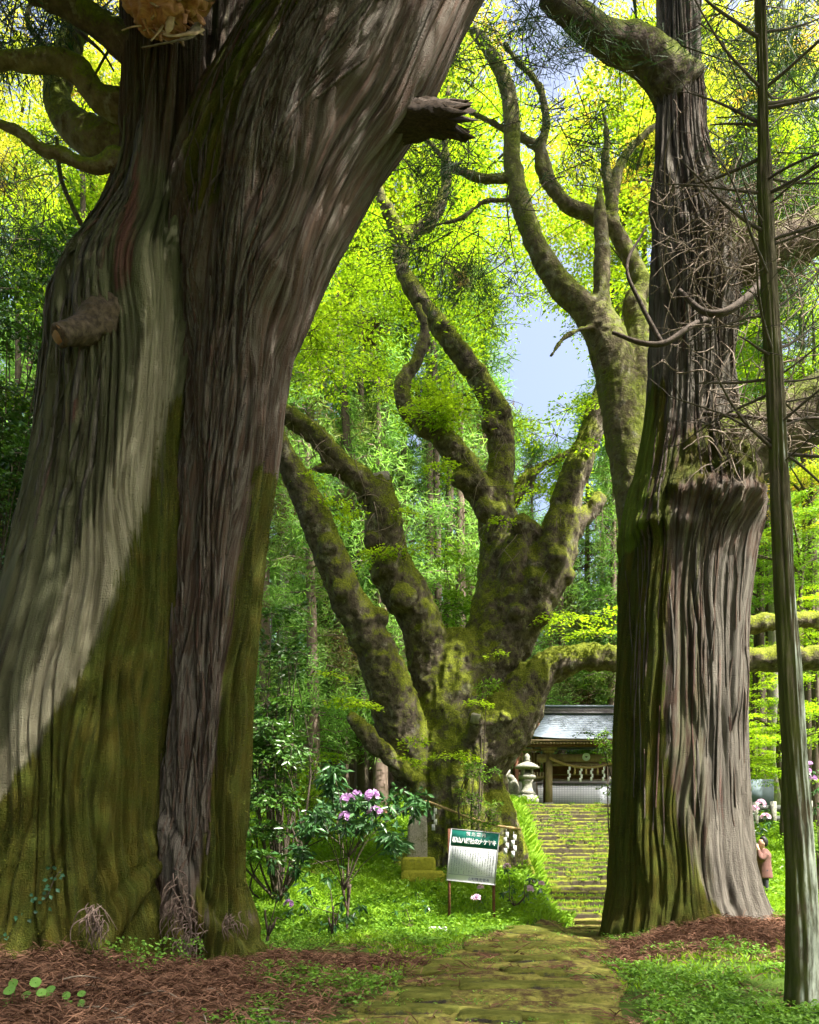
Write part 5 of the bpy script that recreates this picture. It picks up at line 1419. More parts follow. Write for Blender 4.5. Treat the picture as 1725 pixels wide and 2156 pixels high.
obj('roof', mb.mesh('roof', M_ROOF, False), hall)

for q, (px, lab) in enumerate([(1068, 'grey stone fence post beside the lantern, nearer the lantern'), (1048, 'grey stone fence post left of the lantern, nearer the zelkova')]):
    c = W(px, 1690, 30.5)
    mb = MB(); z0 = gz(c[0], 30.5)
    mb.box((c[0], 30.5, z0 + 0.62), (0.24, 0.22, 1.36), 0.1, 0.94); mb.box((c[0], 30.5, z0 + 1.33), (0.22, 0.20, 0.08), 0.1, 0.5)
    tag(obj('stone_post', mb.mesh('stone_post', M_STONE, False)), lab, 'post', 'stone posts by the gate')

# ---- stone lantern on a wide stepped pedestal
lx, ly = 4.55, 29.4; lz = gz(lx, ly) - 0.02
lan = thing('stone_lantern', 'weathered stone lantern with a broad cap beside the stair head', 'lantern', (lx, ly, lz))
for nm, prof, n in [('base', [(0.46, 0.0), (0.46, 0.16), (0.40, 0.20), (0.40, 0.30), (0.34, 0.34)], 6), ('pillar', [(0.36, 0.34), (0.24, 0.48), (0.19, 0.62), (0.20, 0.80), (0.25, 0.90)], 20),
                    ('platform', [(0.24, 0.90), (0.34, 0.98), (0.34, 1.06), (0.26, 1.10)], 6), ('cap', [(0.46, 1.34), (0.48, 1.40), (0.38, 1.48), (0.22, 1.56), (0.12, 1.60)], 6), ('finial', [(0.09, 1.60), (0.13, 1.66), (0.08, 1.70), (0.12, 1.78), (0.09, 1.85), (0.01, 1.93)], 16)]:
    mb = MB(); mb.lathe(prof, (lx, ly, lz), n)
    obj(nm, mb.mesh(nm, M_STONE, n > 8), lan)
part('firebox', M_STONE, lan, [((lx + sx * 0.16, ly + sy * 0.16, lz + 1.22), (0.09, 0.09, 0.26)) for sx in (-1, 1) for sy in (-1, 1)] + [((lx, ly, lz + 1.12), (0.40, 0.40, 0.05)), ((lx, ly, lz + 1.32), (0.40, 0.40, 0.05)), ((lx, ly + .16, lz + 1.22), (0.24, 0.04, 0.18))])
sl = thing('stone_figure', 'small worn stone figure half hidden behind the lantern', 'statue', (lx - 0.42, ly + 0.8, gz(lx - 0.42, ly + .8)))
mb = MB(); b0 = np.array([lx - 0.42, ly + 0.8, gz(lx - 0.42, ly + .8)])
mb.tube(b0 + np.array([[0, 0, 0.3], [0, 0, 0.6], [-0.03, 0, 0.85], [-0.08, -0.05, 1.02]]), [0.24, 0.22, 0.17, 0.05], 12, True, 4)
mb.tube(b0 + np.array([[-0.02, -0.02, 0.86], [-0.12, -0.05, 0.98], [-0.22, -0.08, 0.96]]), [0.12, 0.13, 0.06], 10, True, 4)
obj('figure', mb.mesh('figure', M_STONE), sl)
part('pedestal', M_STONE, sl, [((b0[0], b0[1], b0[2] + 0.14), (0.62, 0.55, 0.36), 0, 0.9)])

# ---- metal notice board and stone fence on the slope at the right
M_BOARD = plain('blue_grey_board', (0.15, 0.20, 0.22), (0.10, 0.14, 0.155), 3, 0.65, 0.0, 0.2)
nb = thing('notice_board', 'plain blue-grey metal board on posts up the slope at right', 'board', (12.4, 27.0, gz(12.4, 27)))
part('panel', M_BOARD, nb, [((12.35, 27.0, 3.72), (1.12, 0.05, 0.92), -0.12)])
for x in (12.0, 12.7): part('post', M_PLASTER, nb, [((x, 27.06, 2.95), (0.13, 0.13, 1.6))])
sf = thing('stone_fence', 'low stone fence of posts and dark rails below the blue-grey board', 'fence', (12.6, 26.0, gz(12.6, 26)))
for k in range(8):
    x = 11.2 + k * 0.62; mb = MB(); mb.box((x, 26.0, gz(x, 26.0) + 0.40), (0.17, 0.17, 0.95), 0, 0.93)
    obj('post', mb.mesh('post', M_STONE, False), sf)
M_DKSTONE = plain('dark_stone', (0.11, 0.12, 0.11), (0.06, 0.065, 0.06), 6, 0.85, 0.3)
for dz in (0.30, 0.66): part('rail', M_DKSTONE, sf, [((13.3, 26.05, gz(13.3, 26) + dz), (5.0, 0.10, 0.22))])

# ---- information sign
M_RUST = plain('rusty_steel', (0.20, 0.085, 0.045), (0.09, 0.035, 0.02), 18, 0.85, 0.4)
M_SIGNW = plain('sign_white', (0.74, 0.77, 0.78), (0.66, 0.70, 0.72), 3, 0.5, 0.0)
M_SIGNG = plain('sign_green', (0.012, 0.16, 0.12), (0.010, 0.12, 0.09), 3, 0.45, 0.0)
M_INK = plain('sign_ink', (0.05, 0.06, 0.09), (0.04, 0.05, 0.07), 3, 0.6, 0.0)
M_SIGNT = plain('sign_white_letters', (0.85, 0.87, 0.87), (0.8, 0.82, 0.82), 3, 0.6, 0.0)
sd = 15.6
sc_ = W(996, 1804, sd)
sign = thing('information_sign', 'green and white Japanese information sign on two rusty posts', 'sign', (sc_[0], sd, gz(sc_[0], sd)))
sp = Vector((0, 0, sc_[2] - sign.location.z))
ROLL = math.radians(5.5)
SWD, SHT = 0.985, 1.06
def sign_part(name, me, dx=0, dy=0, dz=0, parent=None):
    o = obj(name, me); o.parent = sign
    R = Matrix.Rotation(ROLL, 3, 'Y') @ Matrix.Rotation(math.radians(-4), 3, 'Z')
    o.location = sp + R @ Vector((dx, dy, dz)); o.rotation_euler = R.to_euler()
    return o
def boxmesh(name, s, mat):
    mb = MB(); mb.box((0, 0, 0), s); return mb.mesh(name, mat, False)
sign_part('panel', boxmesh('panel', (SWD, 0.025, SHT), M_SIGNW))
sign_part('header', boxmesh('header', (SWD - 0.02, 0.006, 0.32), M_SIGNG), 0, -0.0165, SHT / 2 - 0.17)
mbf = MB()
for (x, z, a, b) in ((0, SHT / 2, SWD + 0.03, 0.02), (0, -SHT / 2, SWD + 0.03, 0.02), (-SWD / 2, 0, 0.02, SHT), (SWD / 2, 0, 0.02, SHT)):
    mbf.box((x, -0.004, z), (a, 0.04, b))
sign_part('frame', mbf.mesh('frame', M_PLASTER, False))
sign_part('rule', boxmesh('rule', (SWD - 0.06, 0.004, 0.006), M_INK), 0, -0.0155, -SHT / 2 + 0.14)
def text_mesh(s, size, mat, bold=0.0, spacing=1.0):
    cu = bpy.data.curves.new('txt', 'FONT'); cu.body = s; cu.size = size; cu.align_x = 'CENTER'; cu.align_y = 'CENTER'; cu.offset = bold; cu.extrude = 0.002; cu.space_character = spacing
    o = bpy.data.objects.new('txt', cu); COL.objects.link(o)
    dg = bpy.context.evaluated_depsgraph_get()
    me = bpy.data.meshes.new_from_object(o.evaluated_get(dg))
    bpy.data.objects.remove(o); bpy.data.curves.remove(cu)
    me.transform(Matrix.Rotation(math.radians(90), 4, 'X'))
    me.materials.clear(); me.materials.append(mat)
    return me
sign_part('lettering', text_mesh('観光案内', 0.085, M_SIGNT, 0.001, 1.5), 0.02, -0.022, SHT / 2 - 0.075)
tm_ = text_mesh('朝山八幡社の大ケヤキ', 0.105, M_SIGNT, 0.003, 0.86)
xs_ = [v.co.x for v in tm_.vertices]; k_ = 0.90 / (max(xs_) - min(xs_)); tm_.transform(Matrix.Diagonal((k_, 1, 1.15, 1)))
sign_part('lettering', tm_, 0.0, -0.022, SHT / 2 - 0.22)
sign_part('lettering', text_mesh('山町観光協会', 0.07, M_INK, 0.001, 1.15), 0.16, -0.016, -SHT / 2 + 0.068)
rng = np.random.default_rng(55)
mb = MB()
for c in range(17):                       # the small upright lines of print, too fine to read
    x = 0.42 - c * 0.0525
    z = SHT / 2 - 0.37
    end = -SHT / 2 + 0.18 + (0.1 * rng.random() if rng.random() < 0.5 else 0.0)
    while z > end:
        for j in range(3):
            if rng.random() < 0.75: mb.box((x + rng.normal(0, 0.003), -0.0145, z + rng.normal(0, 0.003) - j * 0.009), (rng.uniform(0.010, 0.024), 0.003, 0.004))
        mb.box((x + rng.normal(0, 0.005), -0.0145, z - 0.010), (0.004, 0.003, 0.022))
        z -= 0.036
pr = sign_part('small_print', mb.mesh('small_print', M_INK, False)); pr['kind'] = 'stuff'
for (dx, zb) in ((-SWD / 2 + 0.0, -0.1), (SWD / 2 - 0.07, -0.1)):
    gx_ = sc_[0] + dx; g = gz(gx_, sd + 0.04)
    top = sc_[2] + SHT / 2 - dx * math.tan(ROLL)
    part('post', M_RUST, sign, [((gx_ + 0.01, sd + 0.05, (g - 0.1 + top) / 2), (0.055, 0.055, top - g + 0.1))])

# ---- memorial stone on mossy base
mx, my = W(880, 1800, 18.5)[0], 18.5; mz = gz(mx, my)
mon = thing('memorial_stone', 'upright lichened memorial stone on a yellow-mossy base before the zelkova', 'monument', (mx, my, mz))
zb = mz
def rs(s, seed): return rough_block(*s, np.random.default_rng(seed), 7, 0.012)
def place(mbk, c, name, mat, parent):
    V = np.concatenate(mbk.v) + np.array(c); m2 = MB(); m2.add(V, np.concatenate(mbk.q), np.concatenate(mbk.t)); return obj(name, m2.mesh(name, mat), parent)
place(rs((1.05, 0.8, 0.30), 3), (mx + 0.12, my, zb + 0.10), 'plinth', M_STONE_G, mon)
place(rs((0.84, 0.6, 0.34), 4), (mx + 0.02, my, zb + 0.40), 'base', M_STONE_G, mon)
place(rs((0.46, 0.22, 1.02), 5), (mx + 0.0, my + 0.05, zb + 1.06), 'slab', M_LICHEN, mon)

# ---- rope round the zelkova
zr = thing('tree_rope', 'thin straw rope with paper streamers slung round the zelkova trunk', 'rope', W(1000, 1730, 18.9))
rope([W(880, 1690, 20.6), W(900, 1688, 19.3), W(945, 1705, 18.75), W(1000, 1726, 18.6), (W(1045, 1738, 18.7)), W(1083, 1744, 19.2), W(1096, 1746, 20.3)], 0.035, 22, M_STRAW, 'strand', zr)
for px, py in ((1066, 1752), (1082, 1758), (915, 1702)):
    p = W(px, py, 18.85 if px > 1000 else 19.0); shide(p[0], p[1], p[2], 1.0, zr)

# ---- pale slab in the grass
c = W(922, 1962, 14.9); mb = rough_block(0.36, 0.22, 0.10, np.random.default_rng(9), 7, 0.012)
o = place(mb, (c[0], 14.9, gz(c[0], 14.9) + 0.06), 'flat_stone', M_PLASTER, None); tag(o, 'pale flat stone lying in the grass before the sign', 'stone')

# ================================================================== THE VISITOR TAKING A PICTURE
M_SKIN = plain('skin', (0.55, 0.34, 0.24), (0.48, 0.28, 0.20), 6, 0.6, 0.0)
M_HAIR = plain('black_hair', (0.02, 0.018, 0.017), (0.012, 0.011, 0.01), 30, 0.5, 0.3)
M_COAT = plain('dusty_pink_coat', (0.17, 0.088, 0.072), (0.11, 0.055, 0.045), 7, 0.9, 0.4)
M_TROUS = plain('dark_trousers', (0.05, 0.05, 0.06), (0.03, 0.03, 0.035), 7, 0.9, 0.3)
vx, vy = 9.30, 20.0; vz = gz(vx, vy)
per = thing('person', 'visitor in a dusty pink coat holding a camera up, beside the upright cedar', 'person', (vx, vy, vz))
def B(*p): return np.array([[vx + a, vy + b, vz + c] for a, b, c in p])
def rem(mbs, vox, it, name, mat, parent):
    V, F, N = remesh(mbs, vox, it); return obj(name, np_mesh(name, V, F, mat=mat), parent)
mb = MB()                                            # body: head, neck, trunk, arms and legs, facing left
mb.tube(B((0.02, 0, 1.22), (-0.01, 0, 1.30), (-0.02, 0, 1.36)), [0.062, 0.055, 0.055], 12, True, 3)
mb.tube(B((-0.02, 0, 1.32), (-0.025, 0, 1.37), (-0.03, 0, 1.44), (-0.02, 0, 1.51), (-0.005, 0, 1.545)), [0.055, 0.082, 0.095, 0.082, 0.03], 14, True, 4)
mb.tube(B((-0.105, 0, 1.425), (-0.135, 0, 1.41)), [0.022, 0.014], 8)
for s in (-1, 1): mb.tube(B((-0.01, s * 0.085, 1.43), (0.0, s * 0.10, 1.43)), [0.030, 0.022], 8)
mb.tube(B((0.04, 0, 0.80), (0.03, 0, 0.95), (0.03, 0, 1.12), (0.02, 0, 1.22)), [0.15, 0.135, 0.15, 0.10], 16, True, 4)
for s in (-1, 1):
    mb.tube(B((0.03, s * 0.15, 1.18), (-0.13, s * 0.17, 1.06), (-0.17, s * 0.10, 1.30), (-0.17, s * 0.05, 1.37)), [0.052, 0.045, 0.036, 0.03], 10, True, 4)
    mb.tube(B((0.04, s * 0.08, 0.82), (0.03, s * 0.09, 0.45), (0.05, s * 0.09, 0.08), (-0.03, s * 0.09, 0.05), (-0.12, s * 0.09, 0.035)), [0.085, 0.062, 0.045, 0.045, 0.035], 10, True, 4)
V, F, N = remesh(mb, 0.018, 2)
body = obj('body', np_mesh('body', V, F, mat=M_SKIN), per)
mb = MB()
for s in (-1, 1):
    for k in range(4):
        z = 1.345 + 0.022 * k; l = (0.07, 0.08, 0.078, 0.065)[3 - k]
        mb.tube(B((-0.165, s * 0.055, z), (-0.20, s * 0.075, z + 0.004), (-0.235, s * 0.055, z + 0.004), (-0.235 + l * 0.15, s * 0.02, z)), [0.010, 0.010, 0.009, 0.007], 6, True, 3)
    mb.tube(B((-0.16, s * 0.05, 1.345), (-0.165, s * 0.03, 1.325), (-0.19, s * 0.015, 1.325)), [0.011, 0.011, 0.009], 6, True, 3)
    mb.tube(B((-0.17, s * 0.05, 1.33), (-0.17, s * 0.055, 1.42)), [0.026, 0.028], 8)
obj('hands', mb.mesh('hands', M_SKIN), body)
mb = MB()
mb.tube(B((0.05, 0, 0.52), (0.045, 0, 0.70), (0.035, 0, 0.95), (0.03, 0, 1.12), (0.02, 0, 1.22), (0.0, 0, 1.29)), [0.20, 0.185, 0.165, 0.175, 0.13, 0.075], 18, True, 4)
for s in (-1, 1): mb.tube(B((0.03, s * 0.14, 1.17), (-0.13, s * 0.18, 1.04), (-0.165, s * 0.105, 1.27)), [0.078, 0.068, 0.052], 12, True, 5)
V, F, N = remesh(mb, 0.022, 2); V = V + N * (0.010 * fbm(V[:, 0] * 9, V[:, 1] * 9, V[:, 2] * 4, 2, 5))[:, None]
obj('coat', np_mesh('coat', V, F, mat=M_COAT), per)
mb = MB()
for s in (-1, 1): mb.tube(B((0.04, s * 0.085, 0.75), (0.03, s * 0.09, 0.45), (0.05, s * 0.09, 0.10)), [0.10, 0.078, 0.062], 12, True, 4)
rem(mb, 0.02, 1, 'trousers', M_TROUS, per)
mb = MB()
mb.tube(B((0.03, 0, 1.35), (0.035, 0, 1.42), (0.022, 0, 1.50), (-0.01, 0, 1.555), (-0.06, 0, 1.535)), [0.060, 0.098, 0.105, 0.085, 0.04], 14, True, 4)
rem(mb, 0.015, 2, 'hair', M_HAIR, per)
for s in (-1, 1):
    mb = MB(); mb.tube(B((-0.117, s * 0.034, 1.435), (-0.124, s * 0.034, 1.435)), [0.013, 0.008], 8); obj('eye', mb.mesh('eye', M_HAIR), body)
    mb = MB(); mb.tube(B((0.07, s * 0.09, 0.045), (-0.02, s * 0.09, 0.05), (-0.13, s * 0.09, 0.035)), [0.05, 0.052, 0.04], 10, True, 4); obj('shoe', mb.mesh('shoe', M_TROUS), per)
mb = MB(); mb.tube(B((-0.112, -0.022, 1.375), (-0.118, 0, 1.372), (-0.112, 0.022, 1.375)), [0.006, 0.009, 0.006], 6); obj('mouth', mb.mesh('mouth', M_COAT), body)
M_CAMB = plain('camera_black', (0.03, 0.03, 0.032), (0.02, 0.02, 0.022), 8, 0.4, 0.0)
M_CAMS = plain('camera_silver', (0.5, 0.52, 0.54), (0.42, 0.44, 0.46), 8, 0.3, 0.0)
ct = thing('camera', 'small black and silver camera held to the visitor\'s face', 'camera', (vx - 0.19, vy, vz + 1.40))
part('camera_body', M_CAMB, ct, [((vx - 0.185, vy, vz + 1.405), (0.045, 0.12, 0.075)), ((vx - 0.185, vy, vz + 1.45), (0.035, 0.045, 0.025))])
mb = MB(); mb.tube(B((-0.20, 0, 1.40), (-0.245, 0, 1.402), (-0.262, 0, 1.403)), [0.03, 0.032, 0.028], 14); obj('lens', mb.mesh('lens', M_CAMS), ct)

# ================================================================== RHODODENDRONS
M_RLEAF = leaf_mat('rhododendron_leaf', (0.022, 0.075, 0.022), (0.055, 0.14, 0.04), 0.2, (1, 1, 0.4), 0.3, 0.5)
M_RLEAF_B = leaf_mat('old_rhododendron_leaf', (0.10, 0.06, 0.03), (0.17, 0.10, 0.05), 0.15, (1, 1, 0.5), 0.5, 0.3)
M_PINK = leaf_mat('mauve_petal', (0.52, 0.28, 0.58), (0.70, 0.44, 0.74), 0.3, (1, 1, 1), 0.6, 0.2)
M_PINKP = leaf_mat('pale_pink_petal', (0.68, 0.42, 0.60), (0.82, 0.60, 0.74), 0.3, (1, 1, 1), 0.6, 0.2)
M_STEM = plain('rhododendron_stem', (0.13, 0.095, 0.07), (0.06, 0.045, 0.035), 14, 0.9, 0.4)
def long_leaf(w, droop, fold):
    """strap-shaped leaf with a midrib fold, along +x"""
    s = np.array([0, .12, .35, .6, .82, 1.0]); ww = np.array([.06, .55, 1.0, .95, .6, .02]) * w / 2
    z = -droop * s ** 1.7
    V = np.concatenate([np.stack([s, ww, z + fold * ww], 1), np.stack([s, 0 * s, z], 1), np.stack([s, -ww, z + fold * ww], 1)])
    a = np.arange(5)
    Q = np.concatenate([np.stack([a + 6, a + 7, a + 1, a], 1), np.stack([a + 12, a + 13, a + 7, a + 6], 1)])
    return V, Q
rng = np.random.default_rng(201)
leaf_me = []
for k in range(6):
    V, Q = long_leaf(rng.uniform(0.24, 0.34), rng.uniform(0.05, 0.28), rng.uniform(0.2, 0.6))
    leaf_me.append(np_mesh('leaf', V, [Q], {'rnd': np.full(len(V), k / 5.0)}, mat=M_RLEAF_B if k == 5 else M_RLEAF))
def truss(r, mat):
    """round head of open five-petalled flowers"""
    mb = MB()
    for v in rand_unit(16, rng):
        v[2] = abs(v[2]) * 0.9 + 0.05; v /= np.linalg.norm(v)
        c = v * r * 0.62
        e = np.cross(v, [0.31, 0.2, 0.9]); e /= np.linalg.norm(e); f = np.cross(v, e)
        for j in range(5):
            a = j * 1.2566 + rng.random() * 0.3
            t = np.cos(a) * e + np.sin(a) * f
            P = np.array([c - v * r * 0.2, c + t * r * 0.22 + v * r * 0.14 + np.cross(v, t) * r * 0.15, c + t * r * 0.36 + v * r * 0.20, c + t * r * 0.22 + v * r * 0.14 - np.cross(v, t) * r * 0.15])
            mb.add(P, None, [[0, 1, 2], [0, 2, 3]], rnd=rng.random())
    return mb.mesh('flower_head', mat, False)
fl_m = [truss(0.13, M_PINK) for _ in range(2)]; fl_p = [truss(0.13, M_PINKP) for _ in range(2)]
def rhodo(label, base, ros, L=0.19, nl=9, flowers=(), fm=fl_m, group=None, stem_w=0.03, dense=7):
    b = np.array([base[0], base[1], gz(base[0], base[1])])
    t = thing('rhododendron', label, 'shrub', b, group)
    st, ex = MB(), MB()
    cen = np.mean(np.array(ros), 0); top = b + (cen - b) * np.array([0.5, 0.5, 0.42])
    hubs = [b + (cen - b) * np.array([0.4, 0.4, f]) + rng.normal(0, 0.10, 3) for f in (0.35, 0.5, 0.62, 0.7)]
    st.tube([b - [0, 0, 0.06], b + (cen - b) * np.array([0.15, 0.15, 0.2]), top], [stem_w, stem_w * 0.85, stem_w * 0.7], 7, True, 4)
    for hb in hubs: st.tube([b + (cen - b) * np.array([0.15, 0.15, 0.2]), (b + hb) / 2 * 0.4 + hb * 0.6, hb], [stem_w * 0.75, stem_w * 0.6, stem_w * 0.45], 6, True, 4)
    for q, p in enumerate(ros):
        p = np.array(p)
        fork = hubs[q % len(hubs)]
        mid = fork + (p - fork) * np.array([0.45, 0.45, 0.6]) + rng.normal(0, 0.05, 3)
        if q % 2 == 0: st.tube([fork, mid, p], [stem_w * 0.36, stem_w * 0.26, stem_w * 0.16], 5, True, 5)
        if dense: leaves(ex, p + rng.normal(0, 0.11, (dense, 3)), rand_unit(dense, rng) * [1, 1, 0.5] + [0, 0, -0.45], rand_unit(dense, rng) + [0, -0.5, 0.5], L * rng.uniform(0.6, 1.0, dense), L * 0.28, 0.2, None, rng)
        n = int(nl + rng.integers(-1, 2)); a0 = rng.random() * 6.283
        for k in range(n):
            o = obj('leaf', leaf_me[rng.choice(6, p=[.2, .2, .2, .18, .17, .05])]); o.parent = t
            o.location = Vector(p - b + rng.normal(0, 0.02, 3))
            l = L * rng.uniform(0.7, 1.2)
            o.scale = (l, l, l)
            o.rotation_euler = (rng.normal(0, 0.6), rng.normal(0.62, 0.45), a0 + k * 6.283 / n + rng.normal(0, 0.2))
    obj('stems', st.mesh('stems', M_STEM), t)
    if dense: obj('foliage', ex.mesh('foliage', M_RLEAF, False), t)['kind'] = 'stuff'
    for (p, s) in flowers:
        o = obj('flower_head', fm[rng.integers(2)]); o.parent = t
        o.location = Vector(np.array(p) - b); o.scale = (s, s, s); o.rotation_euler = (rng.normal(0, .2), rng.normal(0, .2), rng.random() * 6)
    return t
DF = 14.3
bx = W(730, 1960, DF)[0]
ros, fls = [], []
for (px, py, n, sx, sy) in [(745, 1705, 8, 60, 30), (860, 1690, 7, 45, 40), (640, 1720, 6, 45, 40), (820, 1765, 5, 40, 24), (700, 1640, 4, 50, 24), (610, 1800, 3, 40, 30)]:
    for k in range(n): ros.append(W(px + rng.normal(0, sx * 0.6), py + rng.normal(0, sy * 0.6), DF + rng.normal(0, 0.35)))
for (px, py, s) in [(732, 1686, 1.0), (784, 1677, 1.0), (728, 1723, 0.95), (790, 1714, 1.1), (752, 1672, 0.6)]:
    p = W(px, py, DF - 0.85); fls.append((p, s * 1.25)); ros.append(p - np.array([0, -0.1, 0.12]))
rhodo('tall rhododendron with mauve flower heads left of the sign', (bx, DF), ros, 0.26, 8, fls, stem_w=0.030, dense=24)
ros = [W(px, py, 13.6 + rng.normal(0, .25)) for (px, py) in [(690, 1850), (650, 1870), (720, 1900), (735, 1930), (700, 1945), (760, 1910), (640, 1905)]]
rhodo('low dark-leaved rhododendron at the foot of the flowering one', (W(700, 1990, 13.6)[0], 13.6), ros, 0.19, 9)
ros = [W(px, py, 12.6 + rng.normal(0, .2)) for (px, py) in [(600, 1880), (575, 1820), (610, 1920)]]
rhodo('small rhododendron with one mauve bloom close to the leaning cedar', (W(560, 1990, 12.6)[0], 12.6), ros, 0.17, 7, [(W(608, 1905, 12.3), 0.8)])
ros = [W(px, py, 16.4 + rng.normal(0, .2)) for (px, py) in [(1065, 1830), (1080, 1870), (1110, 1880), (1140, 1870), (1060, 1880), (1010, 1890), (1120, 1850)]]
rhodo('thin rhododendron with pale pink blooms right of the sign', (W(1085, 1930, 16.4)[0], 16.4), ros, 0.16, 7, [(W(1115, 1873, 16.1), 0.9), (W(1140, 1862, 16.1), 0.7), (W(1003, 1893, 15.4), 1.0), (W(1012, 1870, 16.1), 0.7), (W(1068, 1826, 16.1), 0.8)], fl_p)
ros = [W(px, py, 21.5 + rng.normal(0, .2)) for (px, py) in [(1575, 1715), (1590, 1735), (1605, 1745), (1612, 1710), (1580, 1760), (1620, 1730)]]
rhodo('pink-flowered rhododendron on the slope beside the upright cedar', (W(1600, 1800, 21.5)[0], 21.5), ros, 0.20, 8, [(W(1574, 1700, 21.2), 1.3), (W(1590, 1704, 21.2), 1.1), (W(1602, 1693, 21.2), 1.3), (W(1612, 1722, 21.2), 1.3)], fl_p)
ros = [W(px, py, 18.5 + rng.normal(0, .2)) for (px, py) in [(1705, 1630), (1725, 1660), (1715, 1700), (1735, 1620), (1700, 1670)]]
rhodo('mauve-flowered rhododendron behind the slim cedar at the right edge', (W(1725, 1850, 18.5)[0], 18.5), ros, 0.20, 8, [(W(1703, 1612, 18.2), 1.0), (W(1712, 1640, 18.2), 0.9), (W(1700, 1625, 18.2), 0.9)])
ros = [W(px, py, 15.0 + rng.normal(0, .15)) for (px, py) in [(855, 1900), (880, 1880), (835, 1920), (900, 1910)]]
rhodo('spindly young rhododendron between the memorial stone and the sign', (W(870, 1950, 15)[0], 15.0), ros, 0.13, 6, stem_w=0.015)

# ================================================================== GROUND COVER
M_GRASS = leaf_mat('grass_blade', (0.10, 0.24, 0.015), (0.26, 0.44, 0.03), 0.5, (1.0, 1.0, 0.35), 0.5, 0.2)
M_HERB = leaf_mat('herb_leaf', (0.07, 0.18, 0.02), (0.16, 0.32, 0.04), 0.4, (1.0, 1.0, 0.4), 0.5, 0.25)
M_LITTER = leaf_mat('cedar_litter', (0.060, 0.032, 0.021), (0.20, 0.11, 0.07), 0.1, (1, 0.9, 0.7), 0.9, 0.1)
rng = np.random.default_rng(301)
def scatter(n, x0, x1, y0, y1, fdens, power=1.0):
    x = rng.uniform(x0, x1, n); y = y0 + (y1 - y0) * rng.random(n) ** power
    k = rng.random(n) < fdens(x, y)
    return x[k], y[k]
def off_path(x, y, m=1.0):
    c, w = path_c(y)
    return np.clip((np.abs(x - c) / w - 0.85) / 0.35, 0, 1) ** m
def not_stairs(x, y):
    b = np.interp(y, [15, 21, 29], [3.6, 3.9, 5.3])
    return np.where((y > 20.9) & (y < 28.9) & (x > b) & (x < 8.5), 0.0, 1.0)
def gdens(x, y):
    p = smooth(-0.25, 0.25, fbm(x * 0.8, y * 0.8, 0 * x, 3, 71) + (grass_density(x, y) - 0.45) * 1.8)
    return p * off_path(x, y) * not_stairs(x, y) * (0.25 + 0.75 * smooth(9, 14, y))
mb = MB()
x, y = scatter(205000, -7.5, 12.5, 8.5, 29.5, gdens)
z = ground(x, y); n = len(x)
h = (0.07 + 0.10 * smooth(12, 17, y) + 0.08 * smooth(2.0, 3.2, x) * (1 - smooth(6, 7, x)) * smooth(16.5, 19, y)) * rng.uniform(0.6, 1.5, n)
P = np.stack([x, y, z - 0.01], 1)
a = rng.random(n) * 6.283
ln = np.stack([np.cos(a), np.sin(a), 0 * a], 1)
bw = (0.005 + 0.0005 * y)[:, None]
side = np.stack([-np.sin(a), np.cos(a), 0 * a], 1)
upv = np.array([0, 0, 1.0])
mid = P + upv * (h * 0.6)[:, None] + ln * (h * 0.18)[:, None]
tip = P + upv * (h * 0.95)[:, None] + ln * (h * rng.uniform(0.3, 0.9, n))[:, None]
V = np.stack([P - side * bw, P + side * bw, mid + side * bw * 0.8, tip], 1).reshape(-1, 3)
i = np.arange(n)[:, None] * 4
mb.add(V, None, np.concatenate([i + [0, 1, 2], i + [0, 2, 3]]), rnd=np.repeat(np.clip(0.5 + 0.35 * fbm(x * 1.2, y * 1.2, 0 * x, 2, 9) + rng.normal(0, 0.15, n), 0, 1), 4))
o = obj('grass', mb.mesh('grass', M_GRASS, False)); o['kind'] = 'stuff'; tag(o, 'lush green grass on the bank and around the sign', 'grass')

# leafy weeds, denser close to the viewer
def herb_layer(n, x0, x1, y0, y1, dens, L, per, hgt, mat, label, power=1.0):
    x, y = scatter(n, x0, x1, y0, y1, dens, power)
    m = len(x)
    x = np.repeat(x, per) + rng.normal(0, 0.05, m * per); y = np.repeat(y, per) + rng.normal(0, 0.05, m * per)
    z = ground(x, y) + 0.04 * (1 - off_path(x, y)) + rng.random(m * per) ** 0.7 * np.repeat(hgt * rng.uniform(0.4, 1.5, m), per)
    P = np.stack([x, y, z], 1)
    a = rng.random(len(x)) * 6.283
    T = np.stack([np.cos(a), np.sin(a), rng.normal(-0.1, 0.3, len(x))], 1)
    N = np.array([0, 0, 1.0]) + rng.normal(0, 0.35, (len(x), 3))
    f = MB()
    leaves(f, P, T, N, L * rng.uniform(0.6, 1.3, len(x)), L * 0.6, 0.15, np.clip(np.repeat(rng.normal(0.5, 0.2, m), per) + rng.normal(0, .1, len(x)), 0, 1), rng)
    o = obj('ground_cover', f.mesh('ground_cover', mat, False)); o['kind'] = 'stuff'; tag(o, label, 'ground cover')
def hd_right(x, y):
    return smooth(0.0, 0.35, fbm(x * 1.5, y * 1.5, 0 * x, 3, 41) * 1.5 + (grass_density(x, y) - 0.42) * 1.3) * off_path(x, y) * smooth(-0.2, 0.6, x - path_c(y)[0])
def hd_left(x, y):
    return smooth(0.0, 0.35, fbm(x * 1.1, y * 1.1, 0 * x, 3, 43) + (grass_density(x, y) - 0.38) * 1.3) * off_path(x, y) * smooth(-0.2, 0.6, path_c(y)[0] - x) * (1 - 0.0 * x)
herb_layer(6500, 1.2, 9.5, 5.8, 16, hd_right, 0.055, 14, 0.11, M_HERB, 'green leafy weeds among the litter right of the path', 1.2)
herb_layer(6000, -3.4, 2.2, 6.2, 17, hd_left, 0.06, 13, 0.11, M_HERB, 'green leafy weeds between the leaning cedar and the path')
